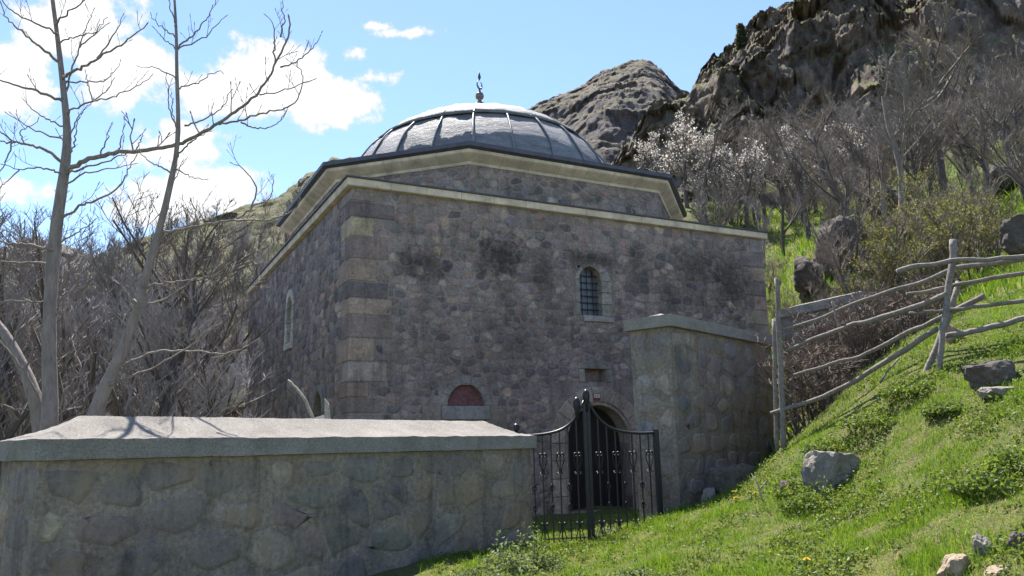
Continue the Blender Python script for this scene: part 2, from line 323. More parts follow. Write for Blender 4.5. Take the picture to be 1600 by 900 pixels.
# ------------------------------------------------------------------ hills, cliff, mountain
def relief_sheet(name, cols, pxs, nrow, mat, amp, freq, seed, shape=1.0, ledge=0., back=40, ridged=True, vertical=.45, fade=None, tilt=0.):
    """cols: photo x -> (base photo y, base distance, top photo y, top distance); a hill face built at its real distance"""
    kx = np.array([c[0] for c in cols]); par = np.array([c[1:] for c in cols], float)
    n = len(pxs); P = np.zeros((n, nrow + 6, 3))
    for i, px in enumerate(pxs):
        by, bY, ty, tY = [np.interp(px, kx, par[:, j]) for j in range(4)]
        b = at(px, by, bY); t = at(px, ty, tY)
        for j in range(nrow):
            v = j / (nrow - 1); w = v ** shape
            if ledge: w = w + ledge * math.sin(v * 9.4 + px * .006 + 2 * noise.noise(Vector((px * .008, v * 3, seed)))) * v * (1 - v)
            z = b[2] + (t[2] - b[2]) * v; P[i, j] = (b[0] + (t[0] - b[0]) * w, b[1] + (t[1] - b[1]) * w, z)
        for j in range(6):
            q = (j + 1) / 6; P[i, nrow + j] = t + np.array([t[0] / t[1] * back * q, back * q, -back * q * (.35 + .5 * q)])
    flat = P.reshape(-1, 3); out = np.empty_like(flat)
    rad = flat[:, :2] / np.linalg.norm(flat[:, :2], axis=1, keepdims=True)
    dv = np.empty(len(flat)); dz = np.empty(len(flat))
    for q, p in enumerate(flat):
        if ridged:
            x_, y_, z_ = p; t_ = z_ - tilt * x_
            wv = noise.noise_vector(Vector((x_ * freq * 1.6, y_ * freq * 1.6, z_ * freq * 1.6 + seed))) * .55 + noise.noise_vector(Vector((x_ * freq * 7, y_ * freq * 7, z_ * freq * 7))) * .12
            base = noise.ridged_multi_fractal(Vector((x_ * freq * .8, y_ * freq * .8, z_ * freq * vertical + seed)), .85, 2.1, 6, 1.0, 2.0) - 1.1
            c1 = noise.cell(Vector((x_ * freq * 1.9 + .4 * t_ * freq, y_ * freq * 1.9, t_ * freq * 1.0 + seed)) + wv); c2 = noise.cell(Vector((x_ * freq * 4.3, y_ * freq * 4.3 + .5 * t_ * freq, t_ * freq * 2.6 + seed)) + wv * 2.); c3 = noise.cell(Vector((x_ * freq * 10, y_ * freq * 10, t_ * freq * 7 + seed)) + wv * 4.)
            dv[q] = .62 * base + .30 * c1 + .15 * c2 + .07 * c3 + .12 * noise.fractal(Vector((x_ * freq * 9, y_ * freq * 9, z_ * freq * 9 + seed)), .6, 2.0, 3)
            dz[q] = noise.fractal(Vector((x_ * freq * 3, y_ * freq * 3, z_ * freq * 3 + seed)), .6, 2.0, 5) * .6
        else:
            sv = Vector((p[0] * freq, p[1] * freq, p[2] * freq * vertical + seed)); dv[q] = noise.fractal(sv, .9, 2.1, 6); dz[q] = noise.fractal(sv * 2.3, .8, 2.0, 5)
    vv = np.tile(np.r_[np.linspace(0, 1, nrow), np.ones(6)], n); edge = np.clip(vv * 5, 0, 1)
    if fade: edge = edge * np.repeat(np.interp(pxs, fade, (1, .6)), nrow + 6)
    out[:, 0] = flat[:, 0] - rad[:, 0] * dv * amp * edge; out[:, 1] = flat[:, 1] - rad[:, 1] * dv * amp * edge
    out[:, 2] = flat[:, 2] + dz * amp * .28 * edge
    o = add_obj(name, np_mesh(name, out, grid_quads(n, nrow + 6), None, None, mat, False)); o['kind'] = 'structure'; return o

M['cliff'] = terrain_mat('cliff_rock', (.125, .101, .090), (.095, .12, .038), (.145, .135, .06), .56, .78, .2)
M['peak'] = terrain_mat('mountain_rock', (.090, .078, .082), (.10, .098, .058), (.135, .115, .088), .6, .85, .03)
M['hill'] = terrain_mat('hill_scrub', (.10, .085, .07), (.085, .095, .04), (.15, .13, .075), .35, .75, .2)
cliff_cols = [(900, 400, 50, 300, 66), (930, 390, 50, 272, 70), (960, 380, 50, 246, 75), (985, 375, 50, 215, 80), (1018, 370, 50, 158, 84), (1058, 365, 50, 148, 88), (1080, 362, 50, 142, 92), (1100, 360, 50, 104, 95), (1120, 355, 50, 82, 98),
              (1155, 350, 50, 70, 102), (1191, 345, 50, 37, 106), (1231, 340, 50, 16, 110), (1275, 332, 50, -4, 116), (1400, 305, 50, -70, 128), (1600, 250, 50, -150, 142), (1800, 190, 50, -210, 160)]
relief_sheet('cliff', cliff_cols, np.linspace(900, 1800, 540), 250, M['cliff'], 4.8, .08, 3.1, 1.35, .3, 50, fade=(1400, 1560), tilt=.45)
peak_cols = [(640, 330, 260, 262, 400), (780, 320, 260, 200, 440), (835, 315, 260, 167, 455), (870, 310, 260, 150, 465), (905, 305, 260, 139, 470), (915, 300, 260, 131, 475), (945, 300, 260, 113, 480), (985, 300, 260, 98, 490), (1005, 300, 260, 95, 490),
             (1020, 300, 260, 101, 490), (1035, 300, 260, 112, 485), (1050, 300, 260, 130, 480), (1065, 300, 260, 146, 480), (1085, 300, 260, 150, 480), (1110, 300, 260, 155, 480), (1200, 300, 260, 170, 480)]
relief_sheet('mountain', peak_cols, np.linspace(640, 1200, 230), 130, M['peak'], 8, .022, 9.2, 1.2, .15, 200, vertical=.8)
hill_cols = [(-300, 715, 40, 520, 90), (-100, 705, 40, 470, 100), (0, 695, 40, 452, 105), (100, 675, 40, 424, 108), (190, 665, 40, 384, 112), (262, 655, 40, 358, 116), (300, 650, 40, 350, 118), (380, 635, 40, 326, 124), (443, 625, 40, 302, 130), (468, 620, 40, 288, 134), (478, 615, 40, 276, 135), (495, 615, 40, 268, 136),
             (520, 610, 40, 250, 140), (600, 595, 40, 262, 145), (700, 575, 40, 300, 150), (900, 525, 40, 330, 150)]
relief_sheet('hill', hill_cols, np.linspace(-300, 900, 300), 130, M['hill'], 3.0, .09, 5.5, 1.0, .15, 60, ridged=False)
far_cols = [(-500, 560, 500, 330, 900), (-200, 560, 500, 352, 900), (0, 560, 500, 384, 900), (60, 560, 500, 374, 900), (140, 560, 500, 396, 900), (260, 560, 500, 440, 900), (500, 560, 500, 480, 900)]
M['far'] = terrain_mat('far_ridge_rock', (.11, .10, .11), (.15, .14, .135), (.17, .16, .15), .5, .8, .012)
relief_sheet('far_ridge', far_cols, np.linspace(-500, 500, 130), 60, M['far'], 24, .008, 1.7, 1.0, 0, 300)

# ------------------------------------------------------------------ masonry
def clip_poly(poly, nx, ny, c):     # keep nx*x+ny*y<=c
    out = []
    for i in range(len(poly)):
        a = poly[i]; b = poly[(i + 1) % len(poly)]; da = nx * a[0] + ny * a[1] - c; db = nx * b[0] + ny * b[1] - c
        if da <= 0: out.append(a)
        if (da < 0) != (db < 0) and abs(da - db) > 1e-12:
            t = da / (da - db); out.append((a[0] + (b[0] - a[0]) * t, a[1] + (b[1] - a[1]) * t))
    return out
def cells(x0, x1, z0, z1, sx, sz, jit, rnd, drop=0.0, top=None):
    """irregular rubble: Voronoi cells of a jittered, staggered grid, in the rectangle"""
    nr = max(1, round((z1 - z0) / sz)); rows = []
    for r in range(-1, nr + 1):
        off = rnd.random() * sx; q = []
        x = x0 - sx * 1.5 + off
        while x < x1 + sx * 1.5:
            if rnd.random() > drop: q.append((x + rnd.uniform(-jit, jit) * sx, z0 + (r + .5 + rnd.uniform(-jit, jit) * .9) * (z1 - z0) / nr)); x += sx * rnd.choice((.6, .8, 1, 1, 1.25, 1.6))
        rows.append(q)
    out = []
    for r in range(1, nr + 1):
        near = [p for k in range(max(0, r - 2), min(len(rows), r + 3)) for p in rows[k]]
        for p in rows[r]:
            if p[0] < x0 - .3 * sx or p[0] > x1 + .3 * sx: continue
            poly = [(x0, z0), (x1, z0), (x1, z1), (x0, z1)]
            for q in near:
                if q is p or abs(q[0] - p[0]) > 4 * sx: continue
                nx, ny = (q[0] - p[0]) / sx ** 2, (q[1] - p[1]) / sz ** 2      # anisotropic bisector: stones wider than tall
                c = ((q[0] ** 2 - p[0] ** 2) / sx ** 2 + (q[1] ** 2 - p[1] ** 2) / sz ** 2) / 2
                poly = clip_poly(poly, nx, ny, c)
                if len(poly) < 3: break
            if len(poly) >= 3: out.append(poly)
    return out
def area(poly): return .5 * sum(a[0] * b[1] - b[0] * a[1] for a, b in zip(poly, poly[1:] + poly[:1]))
def centroid(poly): return (sum(p[0] for p in poly) / len(poly), sum(p[1] for p in poly) / len(poly))
def dodge(poly, holes):
    c = centroid(poly)
    for (a, b, d, e) in holes:
        if a < c[0] < b and d < c[1] < e: return None
        if max(p[0] for p in poly) < a or min(p[0] for p in poly) > b or max(p[1] for p in poly) < d or min(p[1] for p in poly) > e: continue
        gaps = [(a - c[0], (1, 0, a)), (c[0] - b, (-1, 0, -b)), (d - c[1], (0, 1, d)), (c[1] - e, (0, -1, -e))]
        n = max(gaps)[1]; poly = clip_poly(poly, *n)
        if len(poly) < 3: return None
    return poly
def inset(poly, d):
    c0 = poly
    for i in range(len(poly)):
        a = poly[i]; b = poly[(i + 1) % len(poly)]; ex, ey = b[0] - a[0], b[1] - a[1]; l = math.hypot(ex, ey)
        if l < 1e-6: continue
        nx, ny = ey / l, -ex / l
        c0 = clip_poly(c0, nx, ny, nx * a[0] + ny * a[1] - d)
        if len(c0) < 3: return None
    return c0
def chaikin(poly, q=.2):
    out = []
    for a, b in zip(poly, poly[1:] + poly[:1]):
        if math.hypot(a[0] - b[0], a[1] - b[1]) < .03: out.append(((a[0] + b[0]) / 2, (a[1] + b[1]) / 2)); continue
        out.append((a[0] + (b[0] - a[0]) * q, a[1] + (b[1] - a[1]) * q)); out.append((a[0] + (b[0] - a[0]) * (1 - q), a[1] + (b[1] - a[1]) * (1 - q)))
    return out
def stone(mb, poly, face, gap, proud, bevel, col, rnd, rag=.012, sunk=.03, rounded=True, mort=(.285, .235, .212)):
    lerp = lambda t: tuple(a * (1 - t) + b * t for a, b in zip(col, mort))
    p = inset(poly, gap)
    if not p or area(p) < .0012: return False
    if rounded: p = chaikin(p)
    p = [(x + rnd.uniform(-rag, rag), z + rnd.uniform(-rag, rag)) for x, z in p]
    c = centroid(p); n = len(p); r = math.sqrt(max(area(p), .001)) * .5
    k = max(.45, 1 - bevel / r); h = proud; tx, tz = rnd.uniform(-1, 1) * proud * .5 / r, rnd.uniform(-1, 1) * proud * .5 / r
    v = [face(x, z, -sunk) for x, z in p]
    v += [face(c[0] + (x - c[0]) * (.5 + .5 * k), c[1] + (z - c[1]) * (.5 + .5 * k), h * .72 + (x - c[0]) * tx + (z - c[1]) * tz) for x, z in p]
    v += [face(c[0] + (x - c[0]) * k * .8, c[1] + (z - c[1]) * k * .8, h + (x - c[0]) * tx + (z - c[1]) * tz + rnd.uniform(-.1, .1) * proud) for x, z in p]
    f = []
    for b in (0, n):
        for i in range(n): j = (i + 1) % n; f.append((b + i, b + j, b + n + j, b + n + i))
    f.append(tuple(2 * n + i for i in range(n)))
    mb.add(v, f, [lerp(.6)] * n + [lerp(.35)] * n + [lerp(.1 + rnd.random() ** 1.5 * .5)] * n); return True
def wallface(kind):
    if kind == 'R': return lambda s, z, o: (s, -o, z)
    if kind == 'L': return lambda s, z, o: (-o, -s, z)       # s runs to -y so faces keep their winding
def pick(pal, rnd):
    t = rnd.random() * sum(p[0] for p in pal)
    for w, c in pal:
        t -= w
        if t <= 0: break
    k = 1.38 * rnd.uniform(.62, 1.36); return tuple(min(.6, x * k * w * rnd.uniform(.95, 1.05)) for x, w in zip(c, (1.04, .975, .965)))

# ------------------------------------------------------------------ the mosque
TH = .475; B0 = np.array([-3.2, 15.4, 0.0]); BW, BL, BH = 11.05, 12.5, 6.98
uv_ = np.array([math.cos(TH), math.sin(TH), 0]); vv_ = np.array([-math.sin(TH), math.cos(TH), 0])
def onR(px, py):
    d = ray(px, py); t = ((B0 - EYE) @ vv_) / (d @ vv_); q = EYE + d * t - B0; return float(q @ uv_), float(q[2])
def b_world(p): return B0 + uv_ * p[0] + vv_ * p[1] + np.array([0, 0, p[2]])
stn = []
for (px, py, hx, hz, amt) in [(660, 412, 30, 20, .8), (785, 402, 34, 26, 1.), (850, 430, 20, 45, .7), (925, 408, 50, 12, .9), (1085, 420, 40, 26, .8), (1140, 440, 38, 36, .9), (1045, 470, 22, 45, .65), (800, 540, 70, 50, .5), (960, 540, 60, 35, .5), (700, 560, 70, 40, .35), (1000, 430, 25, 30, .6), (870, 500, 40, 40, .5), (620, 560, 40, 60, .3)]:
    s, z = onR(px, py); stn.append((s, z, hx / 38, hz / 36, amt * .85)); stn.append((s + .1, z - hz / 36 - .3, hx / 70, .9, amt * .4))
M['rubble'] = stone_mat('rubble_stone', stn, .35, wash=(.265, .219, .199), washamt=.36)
M['mortar'] = stone_mat('lime_mortar', stn, .4, False, (.272, .226, .204), .5, .035)
M['cornice'] = stone_mat('cream_limestone', (), .18, True, (.5, .43, .3), .1, .006)
M['lead'] = lead_mat()
M['roof_sheet'] = simple_mat('roof_sheet', (.085, .085, .105), .3, 5, .55, .3, .01, 20, .4)
M['seam'] = simple_mat('seam_lead', (.2, .2, .215), .3, 5, .5, .4, .01, 20, .4)
M['glass'] = simple_mat('dusty_glass', (.10, .11, .135), .3, 3, .3, 0, 0, 10, .5)
M['dark_iron'] = simple_mat('dark_iron', (.02, .02, .024), .3, 20, .42, .4, .002, 80, .5)
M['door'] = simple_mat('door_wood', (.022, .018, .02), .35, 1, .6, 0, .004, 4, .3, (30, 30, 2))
M['red_plaster'] = stone_mat('red_plaster', (), .4, False, (.15, .07, .07), .6, .02)
M['copper'] = simple_mat('copper', (.20, .15, .13), .35, 9, .45, .7, .003, 30, .5)
M['pale_steel'] = simple_mat('steel', (.16, .18, .22), .3, 9, .4, .7, 0, 30, .5)
M['plate_white'] = simple_mat('plate_white', (.62, .6, .6), .1, 9, .5)
M['plate_red'] = simple_mat('plate_red', (.17, .04, .045), .1, 9, .5)

mosque = thing('mosque', 'square stone mosque with ribbed metal dome, octagonal drum and cream cornices', 'mosque', tuple(B0), TH)
PAL = [(6, (.205, .173, .160)), (4, (.158, .136, .137)), (4.5, (.105, .094, .102)), (3, (.23, .185, .16)), (2.6, (.20, .14, .125)), (2.6, (.065, .062, .072)), (2.2, (.30, .258, .22)), (.8, (.28, .20, .15))]
ORANGE = (.39, .285, .22); OCHRE = (.40, .32, .21); CREAM = (.62, .525, .43)

# openings on the front: s0, s1, z0, z1
WIN = (5.30, 5.96, 4.50, 5.66); TYM = (2.06, 2.90, 2.44, 2.88); DOOR = (4.88, 6.52, .2, 2.47); NICHE = (5.38, 5.94, 2.99, 3.28); LOWIN = (2.06, 2.92, .9, 2.16)
HOLES = [WIN, TYM, DOOR, NICHE, LOWIN]
DRESS = [(WIN[0] - .12, WIN[1] + .28, WIN[2] - .18, WIN[3] + .16), (1.88, 3.08, 2.16, 3.02), (4.48, 6.92, .2, 2.98), (5.22, 6.1, 2.9, 3.42)]
LWIN = (5.35, 6.05, 4.35, 5.60); LDOOR = (1.95, 2.75, .4, 2.86)
def panel_with_holes(mb, face, x0, x1, z0, z1, holes, depth):
    xs = sorted({x0, x1} | {h[0] for h in holes} | {h[1] for h in holes}); zs = sorted({z0, z1} | {h[2] for h in holes} | {h[3] for h in holes})
    for a, b in zip(xs, xs[1:]):
        for c, d in zip(zs, zs[1:]):
            mx, mz = (a + b) / 2, (c + d) / 2
            if any(h[0] < mx < h[1] and h[2] < mz < h[3] for h in holes): continue
            mb.add([face(a, c, 0), face(b, c, 0), face(b, d, 0), face(a, d, 0)], [(0, 1, 2, 3)])
    for (a, b, c, d) in holes:
        for (p, q) in (((a, c), (a, d)), ((a, d), (b, d)), ((b, d), (b, c)), ((b, c), (a, c))):
            mb.add([face(*p, 0), face(*q, 0), face(*q, -depth), face(*p, -depth)], [(0, 1, 2, 3)])
fR = lambda s, z, o: (s, -o, z)
fL = lambda s, z, o: (-o, s, z)
fLs = lambda s, z, o: (-o, -s, z)
m = MB()
panel_with_holes(m, fR, 0, BW, -.6, BH - .14, HOLES, .55)
panel_with_holes(m, fL, 0, BL, -.6, BH - .14, [LWIN, LDOOR], .55)
m.add([(BW, 0, -.6), (BW, BL, -.6), (BW, BL, BH - .14), (BW, 0, BH - .14)], [(0, 1, 2, 3)]); m.add([(0, BL, -.6), (BW, BL, -.6), (BW, BL, BH - .14), (0, BL, BH - .14)], [(0, 1, 2, 3)])
m.build('wall', M['mortar'], mosque)
rnd = random.Random(3)
STONES = []       # (screen area, single-stone MB)
def add_stones(polys, face, holes, gap, proud, bevel, smear=None, world=b_world):
    for poly in polys:
        poly = dodge(poly, holes)
        if not poly: continue
        mb = MB(); col = pick(PAL, rnd)
        if stone(mb, poly, face, gap * rnd.uniform(.6, 1.4), proud * rnd.uniform(.5, 1.5), bevel, col, rnd):
            q = np.array([pix(world(v)) for v in mb.v[:len(mb.v) // 3]])
            x, y = q[:, 0], q[:, 1]; a = abs(np.dot(x, np.roll(y, 1)) - np.dot(y, np.roll(x, 1))) / 2
            STONES.append((a, mb))
# corner blocks, dressed sandstone, long and short
quoins = []
z = -.4; i = 0
while z < BH - .3:
    h = rnd.choice((.30, .34, .40, .46)); h = min(h, BH - .2 - z); w = rnd.uniform(.62, .95) if i % 2 else rnd.uniform(.34, .6)
    wl = rnd.uniform(.6, .9) if i % 2 == 0 else rnd.uniform(.3, .5)
    quoins.append((z, h, w, wl)); z += h; i += 1
qh = [(-.1, w + .0, z, z + h) for z, h, w, wl in quoins]; qhl = [(-.1, wl, z, z + h) for z, h, w, wl in quoins]
qr = [(BW - (.75 if k % 2 else .42), BW + .1, -.4 + k * .38, -.4 + k * .38 + .38) for k in range(19)]
up = cells(0, BW, 4.9, BH - .15, .27, .205, .36, rnd, .24); dn = cells(0, BW, -.3, 4.9, .22, .16, .4, rnd, .24)
add_stones(up + dn, fR, HOLES + DRESS + qh + qr, .006, .010, .035)
left = [[(-x, z) for x, z in reversed(p)] for p in cells(0, BL, 1.2, BH - .15, .32, .22, .36, rnd, .2)]
add_stones(left, fLs, [(-b, -a, c, d) for a, b, c, d in [(LWIN[0] - .2, LWIN[1] + .2, LWIN[2] - .2, LWIN[3] + .2), (LDOOR[0] - .15, LDOOR[1] + .15, LDOOR[2], LDOOR[3] + .15)] + qhl], .007, .013, .035)
# drum
OA, OT, OC = 5.583, 2.894, (5.75, 6.125); T8 = math.tan(math.pi / 8); DZ = 8.50
def octo(o):
    a, t = OA - o, OT - o * T8
    return [(OC[0] + x, OC[1] + y) for x, y in ((-t, -a), (t, -a), (a, -t), (a, t), (t, a), (-t, a), (-a, t), (-a, -t))]
oc = octo(.42); m = MB(); n = len(oc)
for i in range(8):
    a, b = oc[i], oc[(i + 1) % 8]; m.add([(*a, 6.7), (*b, 6.7), (*b, DZ - .3), (*a, DZ - .3)], [(0, 1, 2, 3)])
m.build('drum_wall', M['mortar'], mosque)
def side_face(a, b):
    ex, ey = b[0] - a[0], b[1] - a[1]; l = math.hypot(ex, ey); ex /= l; ey /= l
    return (lambda s, z, o: (a[0] + ex * s + ey * o, a[1] + ey * s - ex * o, z)), l
for i in (7, 0, 1, 6):
    a, b = oc[i], oc[(i + 1) % 8]; f, l = side_face(a, b)
    add_stones(cells(0, l, 6.95, DZ - .32, .30, .21, .34, rnd, .2), f, [], .012, .012, .035)
STONES.sort(key=lambda t: -t[0])
for a, mb in STONES[:300]: mb.build('stone', M['rubble'], mosque, True)
rest = MB()
for a, mb in STONES[300:]: rest.add(mb.v, mb.f, mb.c)
tag(rest.build('rubble_facing', M['rubble'], mosque, True), kind='stuff')

def block(mb, face, poly, back, front, bev, col):
    """a dressed block: polygon prism with a worn, chamfered arris"""
    n = len(poly); p2 = inset(poly, bev) or poly
    if len(p2) != n: c = centroid(poly); p2 = [(c[0] + (x - c[0]) * .94, c[1] + (z - c[1]) * .94) for x, z in poly]
    else:
        c = centroid(poly); p2 = [(x + (c[0] - x) / math.hypot(c[0] - x, c[1] - z) * bev * 1.4, z + (c[1] - z) / math.hypot(c[0] - x, c[1] - z) * bev * 1.4) for x, z in poly]
    v = [face(x, z, back) for x, z in poly] + [face(x, z, front - bev) for x, z in poly] + [face(x, z, front) for x, z in p2]
    f = []
    for b in (0, n):
        for i in range(n): j = (i + 1) % n; f.append((b + i, b + j, b + n + j, b + n + i))
    f.append(tuple(2 * n + i for i in range(n))); f.append(tuple(reversed(range(n)))); mb.add(v, f, col)
def vary(c, r, k=.14): s = r.uniform(1 - k, 1 + k); return tuple(x * s for x in c)
dcol = [ORANGE, OCHRE, (.24, .22, .195), (.21, .20, .195), (.30, .235, .18), (.26, .19, .165)]
# the big corner blocks seen in the photograph
for zz, h, w, wl in quoins:
    mid = zz + h / 2; inz = lambda q: zz <= q < zz + h
    c = ORANGE if (inz(4.5) or inz(3.7) or inz(1.5)) else tuple(x * .78 for x in ORANGE) if (inz(5.0) or inz(2.6)) else OCHRE if inz(5.95) else pick(PAL[:2] + PAL[3:4], rnd)
    if inz(4.5): w = .88
    g = .012; e = .016 + rnd.uniform(-.006, .008); b = .02
    v = [(-e, -e), (w - g, -e), (w - g, .1), (.1, .1), (.1, wl - g), (-e, wl - g)]; mb = MB()
    lo = [(x, y, zz + g) for x, y in v]; hi = [(x, y, zz + h - g) for x, y in v]
    mb.add(lo + hi, [tuple(reversed(range(6))), tuple(range(6, 12))] + [(i, (i + 1) % 6, 6 + (i + 1) % 6, 6 + i) for i in range(6)], vary(c, rnd, .1))
    o = mb.build('quoin', M['rubble'], mosque); bv = o.modifiers.new('worn', 'BEVEL'); bv.width = .018; bv.segments = 2
for k, (a, b, c, d) in enumerate(qr):
    if c > BH - .2: continue
    mb = MB(); col = ORANGE if 5.6 < (c + d) / 2 < 6.1 else pick(PAL[:2] + PAL[3:4], rnd)
    block(mb, fR, [(a + .012, c + .01), (BW + .012, c + .01), (BW + .012, min(d, BH - .16) - .01), (a + .012, min(d, BH - .16) - .01)], -.1, .022, .018, col); mb.build('quoin', M['rubble'], mosque)

# main cornice: cream blocks with a thin roof sheet on top
prof = [(-.05, 0), (.10, 0), (.115, .012), (.125, .15), (-.05, .15)]      # (outward, up)
def cornice_run(P0, P1, zb, prof, nblk, mat, parent, name, m0, m1, gap=.004):
    ex, ey = P1[0] - P0[0], P1[1] - P0[1]; l = math.hypot(ex, ey); ex /= l; ey /= l; nx, ny = ey, -ex
    for k in range(nblk):
        mb = MB(); n = len(prof); vs = []
        for e in (0, 1):
            s = l * (k + e) / nblk; fix = 0
            for o, u in prof:
                t = s + (gap if e == 0 else -gap)
                if k == 0 and e == 0: t = -o * m0
                if k == nblk - 1 and e == 1: t = l + o * m1
                vs.append((P0[0] + ex * t + nx * o, P0[1] + ey * t + ny * o, zb + u))
        fs = [(i, n + i, n + (i + 1) % n, (i + 1) % n) for i in range(n)] + [tuple(range(n)), tuple(reversed(range(n, 2 * n)))]
        mb.add(vs, [tuple(reversed(f)) for f in fs], vary(CREAM, rnd, .07)); mb.build(name, mat, parent)
ZC = BH - .14
cornice_run((0, 0), (BW, 0), ZC, prof, 14, M['cornice'], mosque, 'cornice_block', 1, 1)
cornice_run((0, BL), (0, 0), ZC, prof, 14, M['cornice'], mosque, 'cornice_block', 1, 1)
prof_s = [(-.04, .152), (.165, .152), (.17, .162), (.17, .185), (-.04, .21)]
for a, b in (((0, 0), (BW, 0)), ((0, BL), (0, 0)), ((BW, 0), (BW, BL)), ((BW, BL), (0, BL))):
    cornice_run(a, b, ZC, prof_s, 1, M['roof_sheet'], mosque, 'roof_edge', 1, 1)
m = MB(); oi = octo(.40); z1 = ZC + .2; sq = [(0, 0), (BW, 0), (BW, BL), (0, BL)]
corner_of = [0, 1, 1, 2, 2, 3, 3, 0]; vs = [(*p, z1) for p in sq] + [(*p, z1 + .16) for p in oi]
fs = [(0, 1, 5, 4), (1, 6, 5), (1, 2, 7, 6), (2, 8, 7), (2, 3, 9, 8), (3, 10, 9), (3, 0, 11, 10), (0, 4, 11)]; m.add(vs, fs); m.build('roof', M['roof_sheet'], mosque)
# drum cornice and lead eaves
ow = octo(.42); dprof = [(-.05, -.02), (.03, -.02), (.06, .04), (.10, .06), (.26, .15), (.30, .18), (.315, .25), (-.05, .25)]
sprof = [(-.05, .252), (.34, .252), (.42, .29), (.42, .39), (.38, .40), (-.05, .44)]
for i in range(8):
    a, b = ow[i], ow[(i + 1) % 8]
    cornice_run(a, b, DZ - .40, dprof, 7 if i % 2 == 0 else 5, M['cornice'], mosque, 'drum_cornice_block', -T8 * -1, T8)
    cornice_run(a, b, DZ - .40, sprof, 1, M['roof_sheet'], mosque, 'drum_eave', T8, T8)
m = MB(); a8 = octo(.06); RB, ZB, ZT = 4.32, 8.2, 11.72
nn = 48; base_r = RB * .985; zr = DZ + .25
inner = [(OC[0] + base_r * math.cos(t), OC[1] + base_r * math.sin(t), zr) for t in np.linspace(0, 2 * math.pi, nn, endpoint=False)]
outer = []
for t in np.linspace(0, 2 * math.pi, nn, endpoint=False):
    d = (math.cos(t), math.sin(t)); r = min((OA - .06) / max(abs(d[0]), abs(d[1])), (OA - .06 + OT - .025) / (abs(d[0]) + abs(d[1]))); outer.append((OC[0] + d[0] * r, OC[1] + d[1] * r, DZ - .0))
m.add(outer + inner, [(i, (i + 1) % nn, nn + (i + 1) % nn, nn + i) for i in range(nn)]); m.build('drum_roof', M['roof_sheet'], mosque)
# dome: 24 gores, lower sheet, upper sheet and crown sheet, with standing seams between
def dome_p(t, ph, o=0): return (OC[0] + (RB + o) * math.cos(t) * math.cos(ph), OC[1] + (RB + o) * math.sin(t) * math.cos(ph), ZB + (ZT - ZB + o) * math.sin(ph))
NG = 24; t_off = .04
r2 = random.Random(11)
for g_ in range(NG):
    ta, tb = t_off + g_ * 2 * math.pi / NG, t_off + (g_ + 1) * 2 * math.pi / NG
    lap = r2.uniform(.70, .735)
    for (p0, p1, o0, o1) in ((.06, lap + .02, .0, -.012), (lap - .02, 1.32, .055, .02), (1.29, 1.555, .03, .03)):
        mb = MB(); A, Bn = 5, 7; vs = []
        dent = r2.uniform(-.022, .022)
        for j in range(Bn + 1):
            ph = p0 + (p1 - p0) * j / Bn
            for i in range(A + 1):
                t = ta + (tb - ta) * i / A; o = o0 + (o1 - o0) * j / Bn - .05 * (1 - (2 * i / A - 1) ** 2) * math.cos(ph) * .35 + dent * math.sin(j * 2.1 + i * 1.3) + r2.uniform(-.004, .004)
                vs.append(dome_p(t, ph, o))
        fs = [(j * (A + 1) + i, j * (A + 1) + i + 1, (j + 1) * (A + 1) + i + 1, (j + 1) * (A + 1) + i) for j in range(Bn) for i in range(A)]
        # turned-down lower lip gives the sheet its thickness at the lap
        k0 = len(vs); vs += [dome_p(ta + (tb - ta) * i / A, p0, o0 - .035) for i in range(A + 1)]
        fs += [(k0 + i, k0 + i + 1, i + 1, i) for i in range(A)]
        mb.add(vs, fs); mb.build('dome_panel', M['lead'], mosque, True)
    mb = MB(); ph = np.linspace(.06, 1.5, 22); mb.tube([dome_p(ta + .006 * math.sin(q * 9 + g_ * 2.3), q, .018 + .010 * math.sin(q * 23 + g_)) for q in ph], .028, 5); mb.build('dome_seam', M['seam'], mosque, True)
# finial: turned copper stem with balls, crescent on top
fin = MB(); cx, cy = OC
pr = [(0, .30), (.02, .26), (.06, .12), (.22, .085), (.30, .085), (.36, .18), (.44, .215), (.54, .185), (.60, .08), (.68, .07), (.72, .15), (.80, .17), (.88, .14), (.92, .06), (1.02, .035)]
n = 12; vs = [(cx + r * math.cos(a) * .8, cy + r * math.sin(a) * .8, ZT - .02 + h) for h, r in pr for a in np.arange(n) * 2 * math.pi / n]
fin.add(vs, [(j * n + i, j * n + (i + 1) % n, (j + 1) * n + (i + 1) % n, (j + 1) * n + i) for j in range(len(pr) - 1) for i in range(n)])
fo = fin.build('finial', M['copper'], mosque, True)
cres = MB(); zc = ZT + 1.19; aa = np.linspace(math.radians(115), math.radians(425), 26); w = .012 + .022 * np.sin(np.linspace(0, math.pi, 26))
cres.tube([(cx + .12 * math.cos(a) * .894, cy + .12 * math.cos(a) * .448, zc - .03 + .13 * math.sin(a)) for a in aa], w, 6); cres.build('crescent', M['pale_steel'], fo, True)
star = MB()
for k in range(2): star.tube([(cx, cy, zc + .12), (cx, cy, zc + .22), (cx, cy, zc + .30), (cx, cy, zc + .43)], [.015, .05, .035, .004], 6)
star.build('finial_tip', M['pale_steel'], fo, True)

